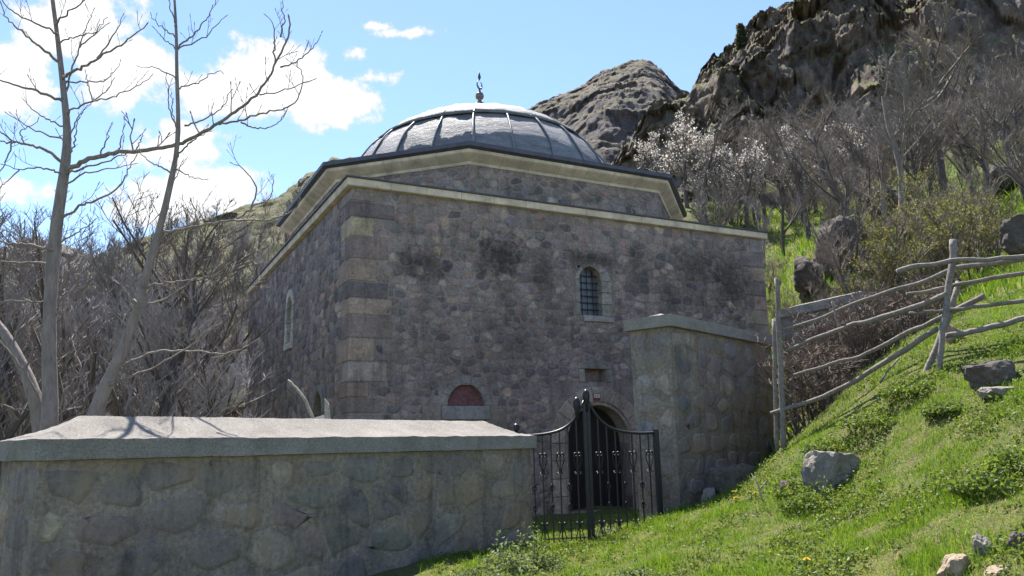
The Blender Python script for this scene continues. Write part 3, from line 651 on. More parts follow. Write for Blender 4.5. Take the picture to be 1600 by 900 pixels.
# arched openings: ring of dressed blocks, glazing and bars
def arch_pts(s0, s1, zs, rise, n, pointed=0.0):
    c, r = (s0 + s1) / 2, (s1 - s0) / 2; out = []
    for i in range(n + 1):
        a = math.pi * (1 - i / n); x = math.cos(a); y = math.sin(a); y = y + pointed * (1 - abs(x)) ** 1.3
        out.append((c + r * x, zs + rise * y))
    return out
def arch_blocks(face, s0, s1, z0, zs, rise, wid, nv, parent, name, proud=.03, back=-.25, col=(.24, .215, .185), pointed=0., jamb=3, wr=None, flip=False):
    inn = arch_pts(s0, s1, zs, rise, nv * 3, pointed); outr = arch_pts(s0 - wid, s1 + (wr or wid), zs, rise + wid, nv * 3, pointed)
    for k in range(nv):
        seg = list(range(k * 3, k * 3 + 4)); poly = [inn[i] for i in reversed(seg)] + [outr[i] for i in seg]
        c = centroid(poly); poly = [(x + (c[0] - x) * .02, z + (c[1] - z) * .02) for x, z in poly]
        if area(poly) < 0: poly = poly[::-1]
        mb = MB(); block_c(mb, face, poly, back, proud + rnd.uniform(-.006, .008), vary(col, rnd), flip); mb.build(name, M['rubble'], parent)
    for k in range(jamb):
        a, b = z0 + (zs - z0) * k / jamb + .006, z0 + (zs - z0) * (k + 1) / jamb - .006
        for (p, q) in ((s0 - wid, s0), (s1, s1 + (wr or wid))):
            mb = MB(); block_c(mb, face, [(p, a), (q, a), (q, b), (p, b)], back, proud + rnd.uniform(-.006, .008), vary(col, rnd), flip); mb.build('jamb_block', M['rubble'], parent)
def block_c(mb, face, poly, back, front, col, flip=False, bev=.014):
    n = len(poly); c = centroid(poly); r = math.sqrt(abs(area(poly))) / 2; k = 1 - bev / max(r, .03)
    v = [face(x, z, back) for x, z in poly] + [face(x, z, front - bev) for x, z in poly] + [face(c[0] + (x - c[0]) * k, c[1] + (z - c[1]) * k, front) for x, z in poly]
    f = []
    for b in (0, n):
        for i in range(n): j = (i + 1) % n; f.append((b + i, b + j, b + n + j, b + n + i))
    f.append(tuple(2 * n + i for i in range(n))); f.append(tuple(reversed(range(n))))
    if flip: f = [tuple(reversed(q)) for q in f]
    mb.add(v, f, col)
def lattice(face, s0, s1, z0, zs, rise, depth, nv, nh, parent, r=.012):
    for k in range(1, nv):
        s = s0 + (s1 - s0) * k / nv; t = (s - (s0 + s1) / 2) / ((s1 - s0) / 2); z = zs + rise * math.sqrt(max(0, 1 - t * t))
        mb = MB(); mb.tube([face(s, z0, depth), face(s, z, depth)], r, 5); mb.build('bar', M['dark_iron'], parent)
    for k in range(1, nh):
        z = z0 + (zs + rise - z0) * k / nh; mb = MB(); mb.tube([face(s0, z, depth + .015), face(s1, z, depth + .015)], r, 5); mb.build('bar', M['dark_iron'], parent)
def glazing(face, s0, s1, z0, zs, rise, depth, mat, parent, name, pointed=0.):
    pts = [(s0, z0), (s1, z0)] + arch_pts(s0, s1, zs, rise, 14, pointed)[::-1]; mb = MB()
    mb.add([face(x, z, depth) for x, z in pts] + [face(x, z, depth - .03) for x, z in pts], [tuple(range(len(pts))), tuple(reversed(range(len(pts), 2 * len(pts))))]); return mb.build(name, mat, parent)
GREYB = (.215, .20, .185)
w1 = glazing(fR, WIN[0] + .02, WIN[1] - .02, WIN[2], 5.33, .30, -.2, M['glass'], mosque, 'window', .12)
lattice(fR, WIN[0] + .03, WIN[1] - .03, WIN[2], 5.33, .28, -.15, 4, 7, w1)
arch_blocks(fR, WIN[0] + .03, WIN[1] - .03, WIN[2], 5.33, .29, .11, 5, mosque, 'voussoir', .02, -.3, (.36, .33, .29), .12, 3, .27)
mb = MB(); block_c(mb, fR, [(WIN[0] + .1, WIN[2] - .14), (WIN[1] + .26, WIN[2] - .14), (WIN[1] + .26, WIN[2]), (WIN[0] + .1, WIN[2])], -.3, .05, (.33, .31, .29)); mb.build('window_sill', M['rubble'], mosque)
w2 = glazing(fL, LWIN[0] + .05, LWIN[1] - .05, LWIN[2], 5.2, .36, -.2, M['glass'], mosque, 'window')
lattice(fL, LWIN[0] + .06, LWIN[1] - .06, LWIN[2], 5.2, .34, -.12, 3, 8, w2)
arch_blocks(fL, LWIN[0] + .05, LWIN[1] - .05, LWIN[2], 5.2, .36, .17, 5, mosque, 'voussoir', .04, -.3, (.62, .57, .50), .1, 3, None, True)
mb = MB(); block_c(mb, fL, [(LWIN[0] - .12, LWIN[2] - .16), (LWIN[1] + .12, LWIN[2] - .16), (LWIN[1] + .12, LWIN[2]), (LWIN[0] - .12, LWIN[2])], -.3, .06, (.62, .57, .50), True); mb.build('window_sill', M['rubble'], mosque)
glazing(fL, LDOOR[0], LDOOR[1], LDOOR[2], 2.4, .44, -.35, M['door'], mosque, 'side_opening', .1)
arch_blocks(fL, LDOOR[0], LDOOR[1], LDOOR[2], 2.4, .44, .14, 5, mosque, 'voussoir', .03, -.36, GREYB, .1, 4, None, True)
# blind arch over the low window
glazing(fR, TYM[0], TYM[1], TYM[2], 2.45, .40, -.09, M['red_plaster'], mosque, 'blind_arch', .12)
arch_blocks(fR, TYM[0], TYM[1], TYM[2], 2.46, .40, .15, 7, mosque, 'voussoir', .02, -.2, (.30, .265, .245), .12, 0)
mb = MB(); block_c(mb, fR, [(1.93, 2.17), (3.02, 2.17), (3.02, 2.445), (1.93, 2.445)], -.2, .025, (.28, .265, .26)); mb.build('lintel', M['rubble'], mosque)
for a, b in ((1.52, 1.91), (3.04, 3.4)):
    mb = MB(); block_c(mb, fR, [(a, 1.7), (b, 1.7), (b, 2.44), (a, 2.44)], -.1, .024, vary((.26, .21, .175), rnd)); mb.build('jamb_block', M['rubble'], mosque)
glazing(fR, LOWIN[0], LOWIN[1], LOWIN[2], 2.15, .0, -.3, M['glass'], mosque, 'window')
# door with round stone arch
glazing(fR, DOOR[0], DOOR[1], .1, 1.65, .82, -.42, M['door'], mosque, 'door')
mb = MB(); mb.box((DOOR[0] + DOOR[1]) / 2 - .02, (DOOR[0] + DOOR[1]) / 2 + .02, .39, .418, .15, 2.4); mb.build('door_stile', M['dark_iron'], mosque)
arch_blocks(fR, DOOR[0], DOOR[1], .15, 1.65, .82, .075, 11, mosque, 'arch_moulding', .012, -.5, (.34, .275, .23), 0, 4)
arch_blocks(fR, DOOR[0] - .08, DOOR[1] + .08, .15, 1.65, .90, .34, 11, mosque, 'voussoir', .035, -.2, (.40, .325, .27), 0, 4)
# niche with stone surround
mb = MB(); mb.add([fR(NICHE[0], NICHE[2], -.3), fR(NICHE[1], NICHE[2], -.3), fR(NICHE[1], NICHE[3], -.3), fR(NICHE[0], NICHE[3], -.3)], [(0, 1, 2, 3)]); mb.build('niche', M['mortar'], mosque)
for (a, b, c, d) in ((5.2, 6.12, 3.285, 3.41), (5.22, 5.37, 2.98, 3.28), (5.95, 6.1, 2.98, 3.28)):
    mb = MB(); block_c(mb, fR, [(a, c), (b, c), (b, d), (a, d)], -.25, .035, vary((.25, .225, .2), rnd)); mb.build('niche_surround', M['rubble'], mosque)
pl = MB(); pl.box(5.56, 5.74, -.056, -.046, 2.57, 2.73); po = pl.build('number_plate', M['plate_red'], mosque)
pl = MB(); pl.box(5.575, 5.725, -.059, -.0565, 2.635, 2.715); pl.build('plate_field', M['plate_white'], po)
pl = MB()
for k in range(3): pl.box(5.60 + k * .042, 5.618 + k * .042, -.0615, -.0595, 2.65, 2.70)
pl.build('plate_digits', M['plate_red'], po)

# ------------------------------------------------------------------ courtyard walls with sloped concrete coping
M['coping'] = concrete_mat()
M['wall_mortar'] = stone_mat('wall_mortar', (), .4, False, (.25, .208, .17), .55, .045, hue=.4)
M['wall_stone'] = stone_mat('wall_stone', (), .4, True, wash=(.25, .208, .17), washamt=.72, hue=.4)
WPAL = [(4, (.125, .12, .115)), (4, (.095, .097, .102)), (2.5, (.16, .14, .115)), (2.2, (.205, .155, .10)), (2.6, (.065, .069, .08)), (2.4, (.13, .095, .098)), (1.4, (.23, .20, .15)), (1, (.10, .11, .10))]
def coping_mesh(L, T, th, rise, over, seed, nx=170):
    """closed slab, sloped both ways to a ridge and hipped at both ends, hand finished"""
    ny = 14; V = []; 
    def top(x, y):
        dx = min(x + over, L + over - x); dy = min(y + over, T + over - y); half = T / 2 + over
        t = min(dx, dy) / half; t = min(1, t); return th + rise * (t - .12 * math.sin(math.pi * t)) if t < 1 else th + rise
    xs = -over + (L + 2 * over) * (np.arange(nx + 1) / nx); ys = -over + (T + 2 * over) * (np.arange(ny + 1) / ny)
    for x in xs:
        for y in ys:
            e = .007 * noise.fractal(Vector((x * 5, y * 5, seed)), 1, 2, 4); V.append((x, y, top(x, y) + e))
    nt = len(V)
    for x in xs:
        for y in ys: V.append((x, y, 0))
    for q, (x, y, z) in enumerate(V):      # chipped, hand-cast edges
        cx_ = .013 * noise.fractal(Vector((x * 7, y * 7, z * 9 + seed)), .8, 2, 4)
        if abs(y + over) < 1e-6 or abs(y - T - over) < 1e-6: V[q] = (x, y + cx_, z + .5 * cx_)
        elif abs(x + over) < 1e-6 or abs(x - L - over) < 1e-6: V[q] = (x + cx_, y, z + .5 * cx_)
    J = ny + 1; F_ = []
    for i in range(nx):
        for j in range(ny): a = i * J + j; F_.append((a, a + J, a + J + 1, a + 1)); F_.append((nt + a + 1, nt + a + J + 1, nt + a + J, nt + a))
    for i in range(nx):
        a = i * J; F_.append((nt + a, nt + a + J, a + J, a)); a = i * J + ny; F_.append((a, a + J, nt + a + J, nt + a))
    for j in range(ny):
        a = j; F_.append((a, a + 1, nt + a + 1, nt + a)); a = nx * J + j; F_.append((nt + a, nt + a + 1, a + 1, a))
    mb = MB(); mb.add(V, F_); return mb
def courtyard_wall(name, label, loc, rot, L, T, z0, z1, cop_t, rise, over, seed, sx, sz, pal, ends=('near',), proud=.007):
    root = tag(thing(name, label, 'wall', loc, rot), kind='thing'); r = random.Random(seed)
    m = MB(); m.box(0, L, 0, T, z0, z1 - .002); m.build('wall_core', M['wall_mortar'], root)
    pl = cells(0, L, z0 + .02, z1 - .02, sx, sz, .34, r)
    faces = [((lambda s, z, o: (s, -o, z)), pl)]
    if 'near' in ends: faces.append(((lambda s, z, o: (-o, -s, z)), [[(-x, z) for x, z in reversed(p)] for p in cells(0, T, z0 + .02, z1 - .02, sx, sz, .3, r)]))
    if 'far' in ends: faces.append(((lambda s, z, o: (L + o, s, z)), cells(0, T, z0 + .02, z1 - .02, sx, sz, .3, r)))
    for f, ps in faces:
        for p in ps:
            mb = MB()
            if r.random() < .93 and stone(mb, p, f, r.uniform(.01, .045), proud * r.uniform(.4, 1.4), .05, pick(pal, r), r, .028, mort=(.25, .208, .17)): mb.build('stone', M['wall_stone'], root, True)
    cm = coping_mesh(L, T, cop_t, rise, over, seed); cm.v = [(x, y, z + z1) for x, y, z in cm.v]; cm.build('coping', M['coping'], root)
    return root
def wall_from(Pc, ang, over):    # Pc: outer near corner of the coping edge
    c, s = math.cos(ang), math.sin(ang); return (Pc[0] + over * c - over * s, Pc[1] + over * s + over * c, 0)
aw = math.atan2(4.80, 4.15)
courtyard_wall('courtyard_wall', 'low masonry wall with broad sunlit concrete coping in front of the gate', wall_from(at(56, 686, 6.5), aw, .06), aw, 6.23, .88, -.6, 1.575, .17, .215, .06, 21, .50, .34, WPAL, ('near',))
a2 = math.atan2(2.9, 2.49)
PAL2 = [(4, (.16, .16, .155)), (3, (.12, .13, .145)), (3, (.20, .18, .15)), (2, (.085, .095, .115)), (2, (.24, .215, .175)), (1, (.19, .15, .14))]
courtyard_wall('gate_wall', 'tall masonry wall to the right of the gate, capped with grey concrete', wall_from(at(1047, 490, 11.9), a2, .06), a2, 3.75, .70, -.2, 3.345, .18, .10, .07, 22, .46, .31, PAL2, ('near', 'far'))
courtyard_wall('terrace_wall', 'short masonry wall with coping seen through the wooden fence rails', (5.80, 17.05, 0), math.atan2(-1.9, .92), 2.2, .5, 1.4, 4.2, .18, .08, .06, 23, .46, .31, PAL2, ('far',))

# ------------------------------------------------------------------ iron gate
def build_gate():
    A = at(812, 840, 11.3); Bp = at(1030, 800, 11.7); c = (A + Bp) / 2; ang = math.atan2(Bp[1] - A[1], Bp[0] - A[0])
    zb = .30; root = thing('iron_gate', 'black wrought iron double gate with scrolls and sagging top rail', 'gate', (c[0], c[1], zb), ang)
    def top(x): return 1.44 + .44 * math.exp(-(abs(x) - .05) / .2) + .06 * max(0, abs(x) - .8)
    for s in (-1, 1):
        mb = MB(); mb.box(min(s * .006, s * .050), max(s * .006, s * .050), -.018, .018, -.12, 1.90); mb.build('stile', M['dark_iron'], root)
        mb = MB(); mb.box(s * 1.03 - .035, s * 1.03 + .035, -.035, .035, -.35, 1.50); mb.build('post', M['dark_iron'], root)
        mb = MB(); xs = np.linspace(.03, 1.02, 26); mb.tube([(s * x, 0, top(x)) for x in xs], .021, 6); mb.build('top_rail', M['dark_iron'], root, True)
        mb = MB(); mb.tube([(s * .06, 0, .05), (s * 1.0, 0, .05)], .012, 4); mb.build('bottom_rail', M['dark_iron'], root)
        mb = MB(); cx_ = s * .035 - .03 if s > 0 else -.14; zz = 1.89 if s > 0 else 1.78
        mb.tube([(cx_, 0, zz - .12), (cx_, 0, zz), (cx_, 0, zz + .05), (cx_, 0, zz + .12), (cx_, 0, zz + .17), (cx_, 0, zz + .2)], [.03, .032, .05, .055, .04, .01], 8); mb.build('knob', M['dark_iron'], root, True)
    mb = MB(); mb.tube([(-1.03, 0, 1.5), (-1.03, 0, 1.54), (-1.03, 0, 1.59), (-1.03, 0, 1.62)], [.02, .05, .05, .012], 8); mb.build('knob', M['dark_iron'], root, True)
    # shared scroll shapes
    def scroll_mesh(flip):
        mb = MB()
        for s in (-1, 1):
            pts = []
            for a in np.linspace(2.6 * math.pi, .2 * math.pi, 16): r = .008 + .022 * (1 - (a - .2 * math.pi) / (2.4 * math.pi)); pts.append((s * (.028 + r * math.cos(a)), .27 + r * math.sin(a)))
            pts += [(s * .054, .2), (s * .03, .12), (s * .012, .06), (s * .018, .02), (s * .04, .0), (s * .05, .02), (s * .036, .034)]
            mb.tube([(x, -.012, (-z + .3) if flip else z) for x, z in pts], .0075, 4)
        return mb.mesh('scroll', M['dark_iron'], True)
    def basket_mesh():
        mb = MB()
        for k in range(4):
            a0 = k * math.pi / 2; z = np.linspace(-.055, .055, 7); mb.tube([(.030 * math.cos(a0 + q * 18) * math.cos(q / .055 * 1.5), .030 * math.sin(a0 + q * 18) * math.cos(q / .055 * 1.5), q) for q in z], .006, 4)
        return mb.mesh('basket', M['dark_iron'], True)
    sc0, sc1, bk = scroll_mesh(False), scroll_mesh(True), basket_mesh()
    for s in (-1, 1):
        for k in range(7):
            x = s * (.16 + .125 * k)
            mb = MB(); mb.box(x - .0085, x + .0085, -.0085, .0085, -.12 - .02 * (k % 2), top(x)); bo = mb.build('bar', M['dark_iron'], root)
            if k % 2 == 0:
                for me, z in ((sc0, .90), (sc1, -.04)): o = add_obj('scroll', me, bo); o.location = (x, 0, z)
            else:
                for z in (.73, .46): o = add_obj('twisted_basket', bk, bo); o.location = (x, 0, z)
build_gate()

# ------------------------------------------------------------------ wooden fence
M['fence_wood'] = wood_mat('weathered_wood', (.20, .172, .155))
def wobble(pts, n, amp, seed):
    p = np.asarray(pts, float); t = np.linspace(0, 1, len(p)); q = np.linspace(0, 1, n); out = np.stack([np.interp(q, t, p[:, i]) for i in range(3)], 1)
    for i in range(n): out[i] += np.array(noise.noise_vector(Vector((q[i] * 9, seed * 3.7, 1)))) * amp
    return out
def build_fence():
    base = on_ground(1468, 572); base = np.array([base[0], base[1], float(ground_z(base[0], base[1]))])
    root = thing('wooden_fence', 'rustic fence of crooked grey poles climbing the grassy bank', 'fence', tuple(base))
    def rail(pts, Y0, Y1, r0, r1, name='rail', seed=0, n=22, k=7):
        a = [at(px, py, Y0 + (Y1 - Y0) * i / (len(pts) - 1)) for i, (px, py) in enumerate(pts)]
        p = wobble(a, n, .022, seed); r = np.linspace(r0, r1, n) * (1 + .12 * np.array([noise.noise(Vector((i * .7, seed, 3))) for i in range(n)]))
        mb = MB(); mb.tube(p, r, k); return mb.build(name, M['fence_wood'], root, True, off=base)
    rail([(1401, 423), (1445, 415), (1490, 408), (1550, 405), (1601, 401), (1680, 396)], 9.3, 9.2, 0.0328, 0.0279, seed=1)
    rail([(1224, 515), (1277, 498), (1340, 473), (1383, 458), (1442, 439), (1492, 420), (1560, 410), (1612, 402)], 11.2, 9.4, 0.0221, 0.0369, seed=2, n=30)
    rail([(1229, 549), (1264, 532), (1302, 519), (1336, 505), (1383, 496), (1433, 479), (1480, 460)], 11.2, 9.45, 0.0246, 0.0410, seed=3, n=30)
    rail([(1416, 460), (1475, 450), (1530, 439), (1600, 427), (1680, 414)], 9.7, 9.3, 0.0213, 0.0295, seed=4)
    rail([(1421, 490), (1467, 486), (1518, 481), (1600, 471), (1680, 462)], 9.75, 9.4, 0.0197, 0.0295, seed=5)
    rail([(1239, 585), (1294, 570), (1345, 557), (1383, 538), (1433, 513), (1467, 498), (1539, 462)], 11.2, 9.8, 0.0197, 0.0377, seed=6, n=28)
    rail([(1205, 646), (1256, 631), (1307, 610), (1357, 583), (1400, 555), (1467, 513)], 11.4, 9.5, 0.0287, 0.0344, seed=7, n=26)
    rail([(1478, 526), (1532, 515), (1589, 500), (1680, 484)], 9.6, 9.6, 0.0328, 0.0410, seed=8)
    rail([(1300, 470), (1308, 500), (1316, 540)], 10.6, 10.6, .014, .012, seed=17, n=8, k=5)
    rail([(1376, 597), (1390, 578), (1404, 560)], 10.0, 10.0, .014, .010, seed=9, n=6, k=5)
    rail([(1214, 436), (1216, 480), (1219, 560), (1222, 640), (1224, 705)], 11.35, 11.25, .034, .046, 'post', 10, 14, 8)
    rail([(1209, 498), (1211, 560), (1212, 640), (1214, 705)], 11.5, 11.4, .028, .034, 'post', 11, 10, 6)
    rail([(1491, 376), (1490, 400), (1487, 425), (1478, 480), (1471, 520), (1467, 592)], 9.5, 9.42, .046, .034, 'post', 12, 14, 8)
    rail([(1500, 440), (1480, 500), (1455, 560), (1444, 590)], 9.7, 9.75, .035, .04, 'post', 13, 10, 7)
build_fence()

# ------------------------------------------------------------------ rocks
def rock_mat(name, base): return stone_mat(name, (), 0, False, base, .4, .03)
M['rock_grey'] = rock_mat('rock_grey', (.235, .205, .175)); M['rock_tan'] = rock_mat('rock_tan', (.31, .235, .165)); M['rock_dark'] = rock_mat('rock_dark', (.10, .083, .072))
def rock(px, py, w, h, d, mat, label, seed, Y=None, rot=0., sink=.42, group=None, flat=1.0):
    """px, py: foot of the rock in the photo; w, d, h in metres"""
    p = on_ground(px, py) if Y is None else at(px, py, Y); r = random.Random(seed)
    import bmesh
    bm = bmesh.new(); bmesh.ops.create_icosphere(bm, subdivisions=4, radius=1)
    cuts = [(Vector((r.gauss(0, 1), r.gauss(0, 1), r.gauss(0, .8))).normalized(), r.uniform(.62, .9)) for _ in range(11)] + [(Vector((r.uniform(-.3, .3), r.uniform(-.5, .1), 1)).normalized(), .62)]
    for v in bm.verts:
        for n, c in cuts:
            e = v.co.dot(n) - c
            if e > 0: v.co -= n * e * flat
        q = v.co.copy(); v.co += q.normalized() * (.12 * noise.fractal(q * 2.6 + Vector((seed * 7.3, 0, 0)), .8, 2.2, 5))
        v.co = Vector((v.co.x * w / 2, v.co.y * d / 2, (v.co.z * .5 + .5 - sink) * h / (1 - sink) * 1.05))
    me = bpy.data.meshes.new('boulder'); bm.to_mesh(me); bm.free(); me.materials.append(mat)
    o = add_obj('boulder', me); o.location = (p[0], p[1], p[2]); o.rotation_euler = (0, 0, rot); return tag(o, label, 'rock', group)
def pm(px, py): q = on_ground(px, py); return q[1] * 1.02 / F          # metres per photo pixel there
ROCKS = [(1303, 752, 100, 56, 'rock_grey', 'large grey boulder with sunlit top on the grassy bank', 1, .3), (1548, 596, 84, 40, 'rock_dark', 'dark jagged outcrop in the grass below the fence post', 2, .1),
         (1562, 616, 66, 15, 'rock_grey', 'flat pale slab lying in the upper grass', 3, .2), (1494, 897, 56, 34, 'rock_tan', 'tan block of stone at the bottom edge of the meadow', 4, .4), (1536, 868, 36, 34, 'rock_grey', 'pointed pale grey stone beside the tan block', 5, .9),
         (1592, 850, 34, 22, 'rock_dark', 'small dark stone in the grass by the lower right edge of the photo', 6, .2), (1232, 770, 40, 22, 'rock_dark', 'small dark stone beside the leafy clump and dandelions', 7, .3), (1492, 530, 34, 26, 'rock_tan', 'small brown stone wedged at the fence post', 8, .5),
         (1560, 898, 50, 14, 'rock_tan', 'low crumbled stone at the bottom edge beside tan block', 9, .2)]
for (px, py, w, h, mt, lb, sd, ro) in ROCKS:
    k = pm(px, py); rock(px, py, w * k, h * k, w * k * .75, M[mt], lb, sd, None, ro)
for (px, py, w, h, Y, mt, lb, sd) in [(1148, 782, 72, 62, 11.6, 'rock_dark', 'dark foundation boulder at the foot of the gate wall', 31), (1205, 768, 64, 46, 11.7, 'rock_dark', 'rounded boulder right of the foundation boulder under the wall', 32), (1110, 792, 40, 30, 11.5, 'rock_grey', 'small boulder against the gate wall nearest the gate', 33),
                                      (1318, 452, 112, 130, 22, 'rock_dark', 'tall dark boulder on the slope behind the fence', 34), (1596, 388, 70, 60, 15, 'rock_dark', 'dark crag at the right edge above the fence', 36), (1575, 300, 110, 46, 30, 'rock_dark', 'long dark outcrop on the upper slope at the right', 37), (1385, 330, 90, 40, 33, 'rock_dark', 'low dark ledge under the bare orchard trees', 38), (478, 298, 44, 26, 128, 'rock_dark', 'dark rock outcrop on the hill skyline left of the drum', 39)]:
    k = Y * 1.02 / F; rock(px, py, w * k, h * k, w * k * .7, M[mt], lb, sd, Y, sd * .7, .2)

for (px, py, w, h, Y, lb, sd) in [(1262, 438, 74, 40, 22, 'dark outcrop left of the tall boulder', 52)]:
    k = Y * 1.02 / F; rock(px, py, w * k, h * k, w * k * .7, M['rock_dark'], lb, sd, Y, sd, .4)
# ------------------------------------------------------------------ bare walnut trees beside the low wall
M['bark'] = bark_mat('walnut_bark', (.235, .195, .178), .35, (.29, .255, .235)); M['bark_dark'] = bark_mat('dark_bark', (.10, .084, .077), .35, (.15, .14, .13))
def smooth_path(pts, n):
    p = np.asarray(pts, float); s = np.r_[0, np.cumsum(np.linalg.norm(np.diff(p, axis=0), axis=1))]; s /= s[-1]; q = np.linspace(0, 1, n); out = np.stack([np.interp(q, s, p[:, i]) for i in range(p.shape[1])], 1)
    for _ in range(2): o2 = out.copy(); o2[1:-1] = (out[:-2] + 2 * out[1:-1] + out[2:]) / 4; out = o2
    return out
def walnut(name, label, trunk, trad, limbs, Y0, seed, group, foot=None):
    r = random.Random(seed); b = at(trunk[0][0], trunk[0][1], Y0); base = np.array([b[0], b[1], float(ground_z(b[0], b[1])) - .1])
    root = thing(name, label, 'tree', tuple(base), 0, group); k = Y0 * 1.02 / F
    path = smooth_path([tuple(base)] + [tuple(at(x, y, Y0)) for x, y in trunk], 46); s = np.linspace(0, 1, 46)
    hs = np.interp(path[:, 2], [at(x, y, Y0)[2] for x, y in trunk], trad); hs[0] *= 1.35; hs[1] *= 1.15
    for i in range(46): hs[i] *= 1 + .16 * noise.noise(Vector((i * .6, seed, 0)))
    mb = MB(); mb.tube(path, hs * k * .70, 10); mb.build('trunk', M['bark'], root, True, off=base)
    tw = MB()
    def twig(p, d, l, rad, lv):
        n = 5; pts = [p]; d = d / np.linalg.norm(d)
        for i in range(n - 1): d = d + np.array([r.gauss(0, .16), r.gauss(0, .16), .14 + r.gauss(0, .1)]); d /= np.linalg.norm(d); pts.append(pts[-1] + d * l / (n - 1))
        tw.tube(pts, np.linspace(rad, rad * .6, n), 4); e = pts[-1]; tw.tube([e, e + d * .03, e + d * .055], [rad * .8, rad * 1.15, rad * .3], 4)
        if lv and l > .16:
            for i in range(1, n - 1):
                if r.random() < .55:
                    side = np.array([r.gauss(0, 1), r.gauss(0, 1), .25 + r.random() * .6]); twig(pts[i], d * .55 + side / np.linalg.norm(side) * .8, l * r.uniform(.3, .6), rad * .7, lv - 1)
    for (pts, r0) in limbs:
        tp = np.array(smooth_path([(x, y) for x, y in trunk], 120)); dd = np.hypot(tp[:, 0] - pts[0][0], tp[:, 1] - pts[0][1]); q0 = int(dd.argmin())
        if dd[q0] < 24: pts = [tuple(tp[min(119, max(0, q0 - 1))])] + list(pts)
        x0, y0 = pts[0]; n = max(6, len(pts) * 4); dev = r.uniform(-1.4, 1.4); ln = sum(math.hypot(a[0] - b_[0], a[1] - b_[1]) for a, b_ in zip(pts, pts[1:]))
        w = [at(x, y, Y0 + dev * ln / 300 * (i / (len(pts) - 1))) for i, (x, y) in enumerate(pts)]; p = smooth_path(w, n)
        for i in range(1, n): p[i] += np.array([r.gauss(0, .008), r.gauss(0, .01), r.gauss(0, .008)])
        rr = np.linspace(r0, max(.8, r0 * .3), n) * k * .74; rr[0] *= 1.25
        lm = MB(); lm.tube(p, rr, 7 if r0 > 3 else 5); lm.build('limb', M['bark'], root, True, off=base)
        e = p[-1]; d = p[-1] - p[-2]; d /= np.linalg.norm(d); tw.tube([e, e + d * .03, e + d * .06], [rr[-1], rr[-1] * 1.3, rr[-1] * .3], 5)
        step = .20
        acc = r.random() * step; dist = np.r_[0, np.cumsum(np.linalg.norm(np.diff(p, axis=0), axis=1))]
        while acc < dist[-1]:
            i = min(n - 2, int(np.searchsorted(dist, acc)) - 1 if acc > 0 else 0); t = p[i + 1] - p[i]; t /= np.linalg.norm(t) + 1e-9
            if acc > dist[-1] * .15 and r.random() < .62:
                side = np.array([r.gauss(0, .7), r.gauss(0, .8), .5 + .7 * r.random()]); side /= np.linalg.norm(side); twig(p[i], t * .5 + side, r.uniform(.1, .42) * (.6 + .4 * (r0 > 2.5)), max(.0042, rr[i] * .42), 2)
            acc += step * r.uniform(.5, 1.6)
    tw.build('crown', M['bark'], root, False, off=base); return root
T1 = [(74, 690), (80, 650), (76, 553), (78, 469), (84, 384), (92, 325), (101, 268), (107, 218), (103, 175), (95, 101), (89, 51), (82, 0), (74, -70), (66, -140)]; R1 = [18, 16.5, 14.5, 13.5, 13, 12.5, 11, 9, 7.6, 6.2, 5.2, 4.4, 3.2, 2]
